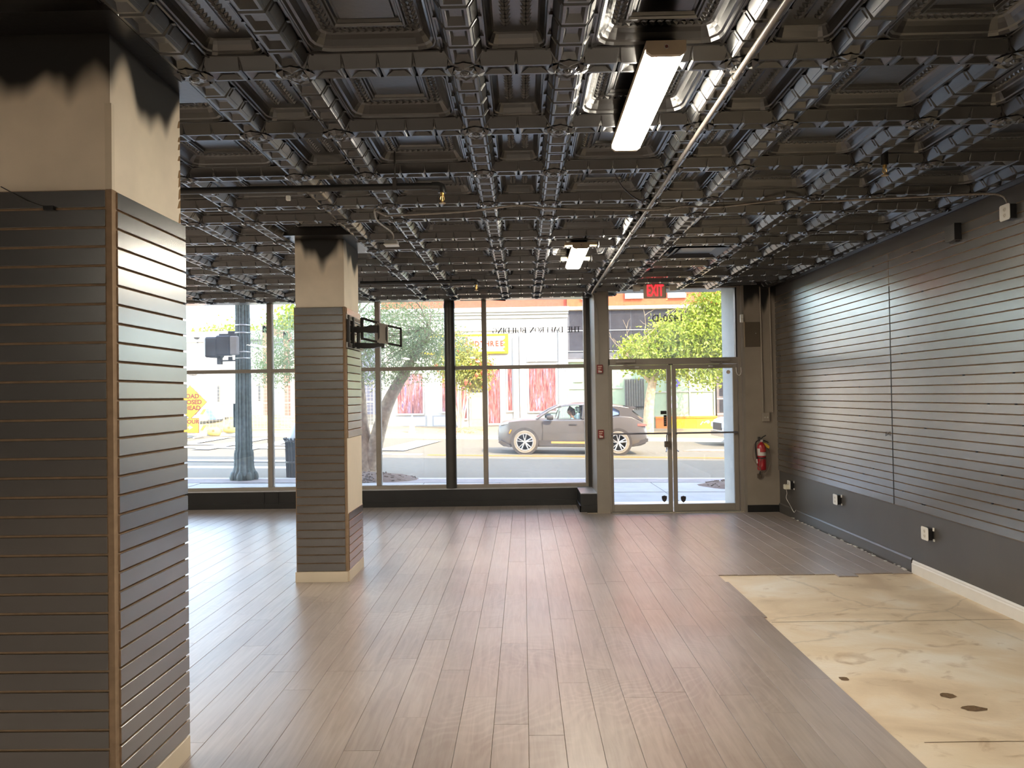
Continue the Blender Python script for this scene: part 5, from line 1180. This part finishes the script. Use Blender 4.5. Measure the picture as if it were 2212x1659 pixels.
# blue flower-like window graphic
gr = M('blue_graphic', (110, 96, 200), rough=.5, var=0)
for k in range(9): a = 2*PI*k/9; MB().lathe([(.07, 0), (.07, -.006)], (7.42+.22*math.cos(a), FY-.012, 2.18+.2*math.sin(a)), 8, axis='y').build('window_graphic', gr, shw)
MB().lathe([(.17, 0), (.17, -.006)], (7.42, FY-.012, 1.45), 12, axis='y').build('window_graphic', M('pale_blue_graphic', (206, 206, 230)), shw)
for k in range(4): MB().box(7.25+k*.09, 7.31+k*.09, FY-.018, FY-.010, .95, 1.17).build('window_graphic', MATS['pale_blue_graphic'], shw)
pl = thing('orange_wall', 'low orange and yellow painted panel wall under the mint shop front', 'low wall', (7.9, FY-.2, 0))
for x0, x1, c in ((6.47, 7.12, (240, 132, 56)), (7.12, 8.42, (250, 196, 40)), (8.42, 9.44, (248, 186, 48))):
    MB().box(x0+.005, x1-.005, FY-.25, FY-.04, gz(x0, FY-.2)-.3, .52).build('painted_panel', M('wall_paint_%d' % c[1], c, rough=.6, var=.08, vscale=3), pl)
MB().box(6.47, 9.44, FY-.30, FY-.04, .46, .54).build('coping', M('coping_orange', (238, 150, 50), rough=.6), pl)
b = MB(); b.tube([(8.62, FY-.255, .12), (8.74, FY-.255, .28), (8.80, FY-.255, .20), (8.92, FY-.255, .30)], .03, 6); b.lathe([(.08, 0), (.08, -.01)], (9.0, FY-.25, .26), 12, axis='y'); b.build('painted_mark', M('mark_cream', (240, 214, 190)), pl)
dk = thing('dark_shop', 'dark tiled shop front at the right edge beyond the door', 'building', (11, FY, 0))
MB().box(9.48, 14, FY-.12, FY+.05, -.5, 3.25).build('wall', M('dark_stone_tile', (120, 110, 108), rough=.4, var=.25, vscale=4), dk)
for z in (.6, 1.35): MB().box(9.48, 14, FY-.135, FY-.12, z, z+.05).build('ledge', WB, dk)
MB().box(9.60, 9.95, FY-.13, FY-.12, .7, 1.32).build('pane', DG, dk); MB().box(9.60, 9.95, FY-.13, FY-.12, 1.5, 3.0).build('pane', DG, dk)
# corner lot: white rendered building, grey-roofed building behind, timber frame
YL = 43.
lw = thing('white_corner_building', 'low white rendered building on the corner lot behind the fence', 'building', (-19, YL, .5))
MB().box(-40, -18.0, YL, YL+6, 0, 5.15).build('wall', WB, lw); MB().box(-18.0, -12.2, YL+.4, YL+6, 0, 4.45).build('wall', WB, lw); MB().box(-40, -18.9, YL-.1, YL+2, 5.15, 5.55).build('parapet', WB, lw)
MB().box(-19.9, -18.2, YL-.03, YL, 3.63, 3.68).build('pipe_rail', GALV, lw)
for x in (-18.05, -15.75): 
    o = MB().box(x-.10, x+.10, YL+.33, YL+.40, .9, 2.6).build('slit_window', M('sandy_reveal', (226, 196, 150), rough=.7), lw) if x > -18 else MB().box(x-.10, x+.10, YL-.05, YL, .9, 2.6).build('slit_window', MATS['sandy_reveal'] if 'sandy_reveal' in MATS else M('sandy_reveal', (226, 196, 150), rough=.7), lw)
    MB().box(x-.07, x+.07, (YL+.31 if x > -18 else YL-.07), (YL+.33 if x > -18 else YL-.05), 1.6, 2.55).build('pane', DG, o)
gb = thing('grey_roof_building', 'long building with a flat grey roof edge behind the corner lot', 'building', (-17, 50, 1))
MB().box(-42, -8, 49.5, 56, 0, 5.75).build('wall', M('lavender_wall', (160, 154, 160), rough=.7), gb); MB().box(-42, -8, 49.0, 56, 5.75, 6.35).build('roof_edge', M('grey_fascia', (130, 132, 138), rough=.6), gb)
b = MB(); b.box(-17.0, -15.7, 49.4, 49.5, 4.1, 4.9); b.build('window_strip', M('pale_window', (224, 232, 240)), gb)
pg = thing('timber_frame', 'brown timber pergola frame rising beside the window mullion', 'pergola', (-14.6, 42, 1)); TB = M('brown_timber', (138, 104, 88), rough=.8)
for x in (-14.75, -13.55): MB().box(x-.14, x+.14, 41.5, 41.8, .4, 6.0 if x < -14 else 5.6).build('post', TB, pg)
MB().prism([(-14.9, 5.95), (-13.3, 5.45), (-13.3, 5.05), (-14.9, 5.55)], 'y', 41.5, 41.8).build('beam', TB, pg)
b = MB(); b.tube([(-20.2, 44, 5.3), (-20.2, 44, 7.2)], .06, 6); b.tube([(-20.2, 44, 7.1), (-19.6, 44, 7.1)], .05, 6); t = thing('antenna_mast', 'thin rooftop mast on the white corner building', 'mast', (-20.2, 44, 5.2)); b.build('mast', GALV, t)
t = thing('satellite_dish', 'small dark dish on the roof of the white corner building', 'dish', (-19.3, 42.9, 5.2)); MB().lathe([(.0, -.05), (.12, -.02), (.2, .08)], (-19.3, 42.9, 5.35), 12).build('dish', DARKMET, t); MB().tube([(-19.3, 42.95, 5.1), (-19.3, 42.95, 5.3)], .03, 6).build('stem', DARKMET, t)
# ================================================================ CARS
CARP = M('silver_grey_car_paint', (106, 100, 98), rough=.28, spec=.6, metal=.35, var=.03, coat=.6)
TYRE = M('dusty_tyre', (136, 126, 112), rough=.9, var=.1)
RIM = M('alloy_rim', (206, 206, 210), rough=.3, metal=.7, var=.04); CHRM = M('dark_arch', (66, 60, 58), rough=.6)
def lofted(st, n_up=True):
    """st: list of (x, [(y,z)...]) half sections, mirrored"""
    b = MB(); vs = []; 
    full = []
    for x, S in st: full.append([(x, -y, z) for y, z in S]+[(x, y, z) for y, z in reversed(S)])
    k = len(full[0]); vs = [p for r in full for p in r]
    fs = [(j*k+i, j*k+(i+1) % k, (j+1)*k+(i+1) % k, (j+1)*k+i) for j in range(len(full)-1) for i in range(k)]
    fs += [tuple(range(k))[::-1], tuple((len(full)-1)*k+i for i in range(k))]
    b.add(vs, fs); return b
def T(b, o, flip=False):
    """local car coordinates (x back from the nose, y across, z up) to world"""
    b.v = [(o[0]+(p[0]), o[1]+p[1], o[2]+p[2]-SLOPE*p[0]) for p in b.v]; return b
SLOPE = .022
co = (-.86, 24.95, gz(-.86, 24.2)+.02)
car = thing('suv_car', 'silver-grey electric crossover driving left past the shop', 'car', (1.6, 24.95, co[2]))
HW = .985
def body_sec(x, zt, w, zb, wt=.80, crown=.02):
    zs = zb; mid = (zt+zb)/2
    return (x, [(0, zt+crown), (w*wt*.7, zt+crown*.6), (w*wt, zt), (w*.955, zt-.05), (w, mid+.12), (w*.985, mid-.12), (w*.97, zb+.12), (w*.90, zb), (0, zb)])
ST = [body_sec(0.0, .80, .70, .42, .8), body_sec(.05, .95, .80, .30), body_sec(.18, 1.02, .88, .22), body_sec(.42, 1.08, .955, .20), body_sec(.8, 1.125, HW, .22), body_sec(1.25, 1.145, HW, .22), body_sec(1.5, 1.13, HW, .22, .88, .0), body_sec(2.1, 1.13, HW, .22, .88, 0),
      body_sec(2.8, 1.15, HW, .22, .88, 0), body_sec(3.5, 1.20, HW, .22, .88, 0), body_sec(4.0, 1.27, HW, .22, .86, 0), body_sec(4.4, 1.25, .96, .24, .84, 0), body_sec(4.70, 1.14, .92, .28, .84, .0), body_sec(4.86, .98, .88, .34, .84, 0), body_sec(4.93, .72, .82, .42, .86, 0)]
T(lofted(ST), co).build('body', CARP, car, smooth=35)
# roof shell
def roof_sec(x, z, w, th=.05): return (x, [(0, z), (w*.7, z-.012), (w, z-.05), (w*1.03, z-.10), (w*.97, z-.11), (w*.6, z-.06), (0, z-.05)])
RS = [roof_sec(2.02, 1.60, .62), roof_sec(2.2, 1.655, .66), roof_sec(2.6, 1.70, .69), roof_sec(3.1, 1.70, .70), roof_sec(3.6, 1.675, .69), roof_sec(4.1, 1.62, .67), roof_sec(4.52, 1.555, .63)]
T(lofted(RS), co).build('roof', CARP, car, smooth=40)
def cbar(pts, r, name='pillar', m=CARP):
    for s in (-1, 1):
        b = MB(); b.tube([(x, s*y, z) for x, y, z in pts], r, 7); T(b, co).build(name, m, car, smooth=50)
cbar([(1.28, .86, 1.13), (1.7, .80, 1.41), (2.08, .70, 1.585)], .038)
cbar([(2.80, .885, 1.14), (2.86, .73, 1.60)], .045, m=CHRM)
cbar([(3.62, .88, 1.22), (3.50, .74, 1.60)], .03)
cbar([(1.98, .885, 1.14), (2.06, .80, 1.40)], .014, m=CHRM)
for s in (-1, 1):     # solid rear quarter and tail glass
    b = MB(); b.prism([(4.02, 1.25), (4.42, 1.22), (4.80, 1.08), (4.42, 1.42), (4.52, 1.50), (3.95, 1.57), (3.72, 1.57), (4.02, 1.42)], 'y', s*.70, s*.86); T(b, co).build('rear_quarter', CARP, car)
def pane(P, name='side_glass', m=CARGLASS):
    for s in (-1, 1):
        b = MB(); vs = [(x, s*(.895-(z-1.13)*.36), z) for x, z in P]; b.add(vs, [tuple(range(len(P)))]); T(b, co).build(name, m, car)
pane([(1.50, 1.14), (1.96, 1.145), (2.04, 1.40), (2.10, 1.52), (1.86, 1.44)])
pane([(2.00, 1.145), (2.76, 1.15), (2.82, 1.60), (2.2, 1.57), (2.08, 1.42)])
BLUEG = M('blue_reflecting_glass', (120, 140, 176), rough=.12, spec=.8, var=.1, vscale=2)
pane([(2.86, 1.16), (3.58, 1.22), (3.50, 1.60), (2.90, 1.62)], m=BLUEG); pane([(3.64, 1.23), (4.00, 1.30), (4.02, 1.40), (3.82, 1.55), (3.55, 1.59)], m=BLUEG)
b = MB(); b.add([(1.26, -.80, 1.15), (1.26, .80, 1.15), (2.06, .66, 1.60), (2.06, -.66, 1.60)], [(0, 1, 2, 3)]); T(b, co).build('windscreen', CARGLASS, car)
b = MB(); b.add([(4.40, -.66, 1.50), (4.40, .66, 1.50), (4.84, .76, 1.14), (4.84, -.76, 1.14)], [(0, 1, 2, 3)]); T(b, co).build('rear_window', BLUEG, car)
b = MB(); b.prism([(4.45, 1.50), (4.62, 1.535), (4.50, 1.57), (4.2, 1.60)], 'y', -.66, .66); T(b, co).build('spoiler', CARP, car)
def wheel(parent, x, y, z, r, s, org, tf):
    o = tf(MB().lathe([(r*.70, -.11), (r*.93, -.115), (r, -.07), (r, .07), (r*.93, .115), (r*.70, .11)], (x, y, z), 30, axis='y'), org).build('tyre', TYRE, parent, smooth=40)
    tf(MB().lathe([(r*.74, -.10), (r*.74, .10)], (x, y, z), 24, axis='y'), org).build('wheel_well', CHRM, o)
    yo = y+s*.108
    tf(MB().lathe([(r*.66, -.008), (r*.74, -.012), (r*.74, .012), (r*.66, .008), (r*.66, -.008)], (x, yo, z), 30, axis='y'), org).build('rim', RIM, o)
    for k in range(5):
        a = PI/2+2*PI*k/5; b = MB()
        for da in (-.20, .20):
            p = (x+.05*r*math.cos(a), yo, z+.05*r*math.sin(a)); q = (x+.70*r*math.cos(a+da), yo, z+.70*r*math.sin(a+da)); b.tube([p, q], [.026, .020], 5)
        tf(b, org).build('spoke', RIM, o)
    tf(MB().lathe([(.05, -.02), (.05, .02)], (x, yo, z), 12, axis='y'), org).build('hub', RIM, o)
for x in (.885, 3.945):
    for s in (-1, 1):
        T(MB().lathe([(.455, -.02), (.455, .02)], (x, s*(HW-.012), .40), 32, axis='y'), co).build('wheel_arch', CHRM, car)
        wheel(car, x, s*(HW-.085), .385, .385, s, co, T)
b = MB(); b.box(1.35, 3.45, -HW-.002, -HW+.03, .26, .44); T(b, co).build('sill', CHRM, car); b = MB(); b.box(1.75, 3.4, -HW-.008, -HW+.02, .34, .41); T(b, co).build('sill_reflection_strip', M('warm_sill_reflection', (212, 168, 100), rough=.3, metal=.3), car)  # warm reflection along the sill, put in as a coloured strip
for x in (2.86,): b = MB(); b.box(x-.004, x+.004, -HW-.003, -HW+.02, .46, 1.10); T(b, co).build('door_seam', CHRM, car)
b = MB(); b.box(1.47, 1.478, -HW-.003, -HW+.02, .46, 1.06); T(b, co).build('door_seam', CHRM, car)
for x in (2.48, 3.42): b = MB(); b.box(x-.13, x+.13, -HW-.006, -HW+.02, .955, .985); T(b, co).build('door_handle', CHRM, car)
for s in (-1, 1):
    b = MB(); b.lathe([(0, -.12), (.07, -.10), (.09, 0), (.08, .10), (0, .12)], (1.72, s*1.06, 1.19), 10, axis='x'); b.box(1.68, 1.76, min(s*.92, s*1.05), max(s*.92, s*1.05), 1.12, 1.16); T(b, co).build('door_mirror', CHRM, car, smooth=60)
b = MB(); b.prism([(.05, .98), (.36, 1.03), (.34, .98), (.07, .92)], 'y', -.90, -.62); b.prism([(.05, .98), (.36, 1.03), (.34, .98), (.07, .92)], 'y', .62, .90); T(b, co).build('headlight', M('headlight', (236, 240, 246), rough=.1, spec=.8), car)
b = MB(); b.prism([(.36, .66), (.40, .66), (.46, .78), (.42, .78)], 'y', -HW-.0, -.93); T(b, co).build('side_marker', M('amber_lens', (240, 140, 50), rough=.3), car)
b = MB(); b.prism([(.01, .36), (.35, .20), (.42, .26), (.10, .42)], 'y', -.95, .95); T(b, co).build('front_lip', CHRM, car)
b = MB(); b.prism([(4.45, .26), (4.94, .42), (4.95, .52), (4.38, .40)], 'y', -.90, .90); T(b, co).build('rear_diffuser', CHRM, car)
b = MB(); b.box(4.60, 4.90, -.93, -.80, .93, 1.0); b.box(4.60, 4.90, .80, .93, .93, 1.0); T(b, co).build('tail_light', M('tail_lens', (214, 110, 100), rough=.2), car)
SEAT = M('pale_seat', (206, 210, 206), rough=.7)
for y in (-.40, .40):
    b = MB(); b.cbox(2.62, 2.76, y-.24, y+.24, .75, 1.34, .04); b.cbox(2.66, 2.76, y-.12, y+.12, 1.36, 1.54, .03); b.cbox(2.2, 2.7, y-.24, y+.24, .62, .78, .04); T(b, co).build('seat', SEAT, car)
b = MB(); P = [(1.98+.16*math.cos(a)*.35, -.40+.19*math.sin(a), 1.05+.19*math.cos(a)) for a in [2*PI*i/20 for i in range(21)]]; b.tube(P, .016, 6); T(b, co).build('steering_wheel', CHRM, car)
# driver: one continuous skin mesh, hair and shirt colour as children
drv = thing('person', 'dark-haired driver in a light blue top at the wheel of the silver car', 'person', (co[0]+2.42, co[1]-.40, co[2]+.62))
def skin(name, V, E, mat, parent, root=0, lev=2):
    me = bpy.data.meshes.new(name); me.from_pydata([v[:3] for v in V], E, []); me.materials.append(mat)
    o = link(name, me, parent); md = o.modifiers.new('skin', 'SKIN'); md.use_smooth_shade = True
    for i, v in enumerate(V): me.skin_vertices[0].data[i].radius = (v[3], v[4] if len(v) > 4 else v[3])
    me.skin_vertices[0].data[root].use_root = True
    sb = o.modifiers.new('sub', 'SUBSURF'); sb.levels = lev; sb.render_levels = lev; return o
SKIN = M('driver_skin', (150, 104, 84), rough=.5); SHIRT = M('light_blue_top', (146, 190, 206), rough=.8); HAIR = M('dark_hair', (44, 34, 32), rough=.6)
# local: seat at origin, forward is -x
V = [(.08, 0, .08, .16, .17), (.14, 0, .30, .13, .17), (.10, 0, .46, .12, .19), (.07, 0, .53, .06, .06), (.04, 0, .60, .052), (.0, 0, .68, .085, .075), (-.005, 0, .76, .095, .08), (.02, 0, .82, .07, .06),
     (.08, -.20, .45, .055), (-.06, -.25, .27, .045), (-.26, -.20, .30, .036), (-.40, -.16, .36, .032), (.08, .20, .45, .055), (-.06, .25, .27, .045), (-.26, .20, .30, .036), (-.40, .16, .36, .032),
     (-.10, -.10, .04, .09), (-.42, -.12, .10, .065), (-.52, -.12, -.25, .05), (-.10, .10, .04, .09), (-.42, .12, .10, .065), (-.52, .12, -.25, .05), (-.105, 0, .70, .018), (-.07, 0, .625, .03)]
E_ = [(0, 1), (1, 2), (2, 3), (3, 4), (4, 5), (5, 6), (6, 7), (2, 8), (8, 9), (9, 10), (10, 11), (2, 12), (12, 13), (13, 14), (14, 15), (0, 16), (16, 17), (17, 18), (0, 19), (19, 20), (20, 21), (5, 22), (5, 23)]
bd = skin('body', V, E_, SKIN, drv)
skin('shirt', [(.08, 0, .08, .175, .185), (.14, 0, .30, .145, .185), (.10, 0, .46, .132, .20), (.08, -.20, .45, .066), (.0, -.23, .35, .062), (.08, .20, .45, .066), (.0, .23, .35, .062)], [(0, 1), (1, 2), (2, 3), (3, 4), (2, 5), (5, 6)], SHIRT, drv)
skin('hair', [(.03, 0, .785, .09, .09), (.08, 0, .74, .10, .10), (.10, 0, .65, .085, .10), (.11, 0, .55, .06, .09), (-.03, 0, .815, .05, .06)], [(0, 1), (1, 2), (2, 3), (0, 4)], HAIR, drv)
for y in (-.035, .035): MB().lathe([(0, -.01), (.011, 0), (0, .01)], (drv.location.x-.093, drv.location.y+y, drv.location.z+.735), 8).build('eye', PLASTIC_B, drv)
for s in (-1, 1):
    for k in range(4): MB().tube([(drv.location.x-.40, drv.location.y+s*.16, drv.location.z+.36), (drv.location.x-.455, drv.location.y+s*(.15+.012*k), drv.location.z+.385-.018*k), (drv.location.x-.44, drv.location.y+s*(.13+.01*k), drv.location.z+.36-.018*k)], [.012, .010, .008], 6).build('finger', SKIN, drv)
    MB().tube([(drv.location.x-.40, drv.location.y+s*.15, drv.location.z+.36), (drv.location.x-.425, drv.location.y+s*.115, drv.location.z+.385)], [.012, .008], 6).build('thumb', SKIN, drv)
# second car at the right edge, only its nose in view
c2 = (7.75, 29.3, gz(8.5, 28.5)+.02); SLOPE = .026
car2 = thing('parked_pickup', 'white pickup nose with dark grille entering at the right behind the door', 'car', (10, 29.3, c2[2]))
CW = M('white_car_paint', (228, 222, 214), rough=.3, spec=.6, coat=.5, var=.03)
S2 = [body_sec(0, .92, .80, .45), body_sec(.06, 1.02, .90, .36), body_sec(.3, 1.10, .97, .32), body_sec(1.2, 1.16, .99, .32), body_sec(1.5, 1.2, .99, .32), body_sec(3.4, 1.22, .99, .32), body_sec(5.4, 1.2, .97, .36)]
T(lofted(S2), c2).build('body', CW, car2, smooth=35)
T(lofted([roof_sec(2.0, 1.80, .62), roof_sec(2.4, 1.88, .68), roof_sec(3.2, 1.88, .68), roof_sec(3.6, 1.8, .64)]), c2).build('roof', CW, car2, smooth=40)
b = MB(); b.prism([(1.35, 1.18), (2.0, 1.74), (3.55, 1.74), (3.75, 1.2)], 'y', -.80, .80); T(b, c2).build('cabin_glass', DG, car2)
b = MB(); b.box(-.03, .02, -.62, .62, .62, .90); T(b, c2).build('grille', CHRM, car2)
b = MB(); b.box(-.05, .10, -.90, .90, .36, .56); T(b, c2).build('bumper', M('bumper_chrome', (170, 168, 166), rough=.3, metal=.6), car2)
for y in (-.80, .80): b = MB(); b.cbox(-.03, .12, y-.14, y+.14, .70, .92, .03); T(b, c2).build('headlight', MATS['headlight'], car2)
for x in (.95, 4.3):
    for s in (-1, 1):
        T(MB().lathe([(.46, -.02), (.46, .02)], (x, s*.975, .42), 28, axis='y'), c2).build('wheel_arch', CHRM, car2); wheel(car2, x, s*.90, .40, .40, s, c2, T)
t = thing('manhole_plate', 'flat dark steel road plate lying in the far lane', 'road plate', (7, 26.6, gz(7, 26.6)))
MB().add([(5.6, 25.9, gz(5.6, 25.9)+.03), (10.5, 25.7, gz(10.5, 25.7)+.03), (10.5, 26.7, gz(10.5, 26.7)+.03), (6.3, 26.7, gz(6.3, 26.7)+.03), (5.6, 25.9, gz(5.6, 25.9)), (10.5, 25.7, gz(10.5, 25.7)), (10.5, 26.7, gz(10.5, 26.7)), (6.3, 26.7, gz(6.3, 26.7))], [(0, 1, 2, 3), (0, 1, 5, 4), (1, 2, 6, 5), (2, 3, 7, 6), (3, 0, 4, 7)]).build('plate', M('rusty_plate', (150, 136, 122), rough=.6, var=.15), t)
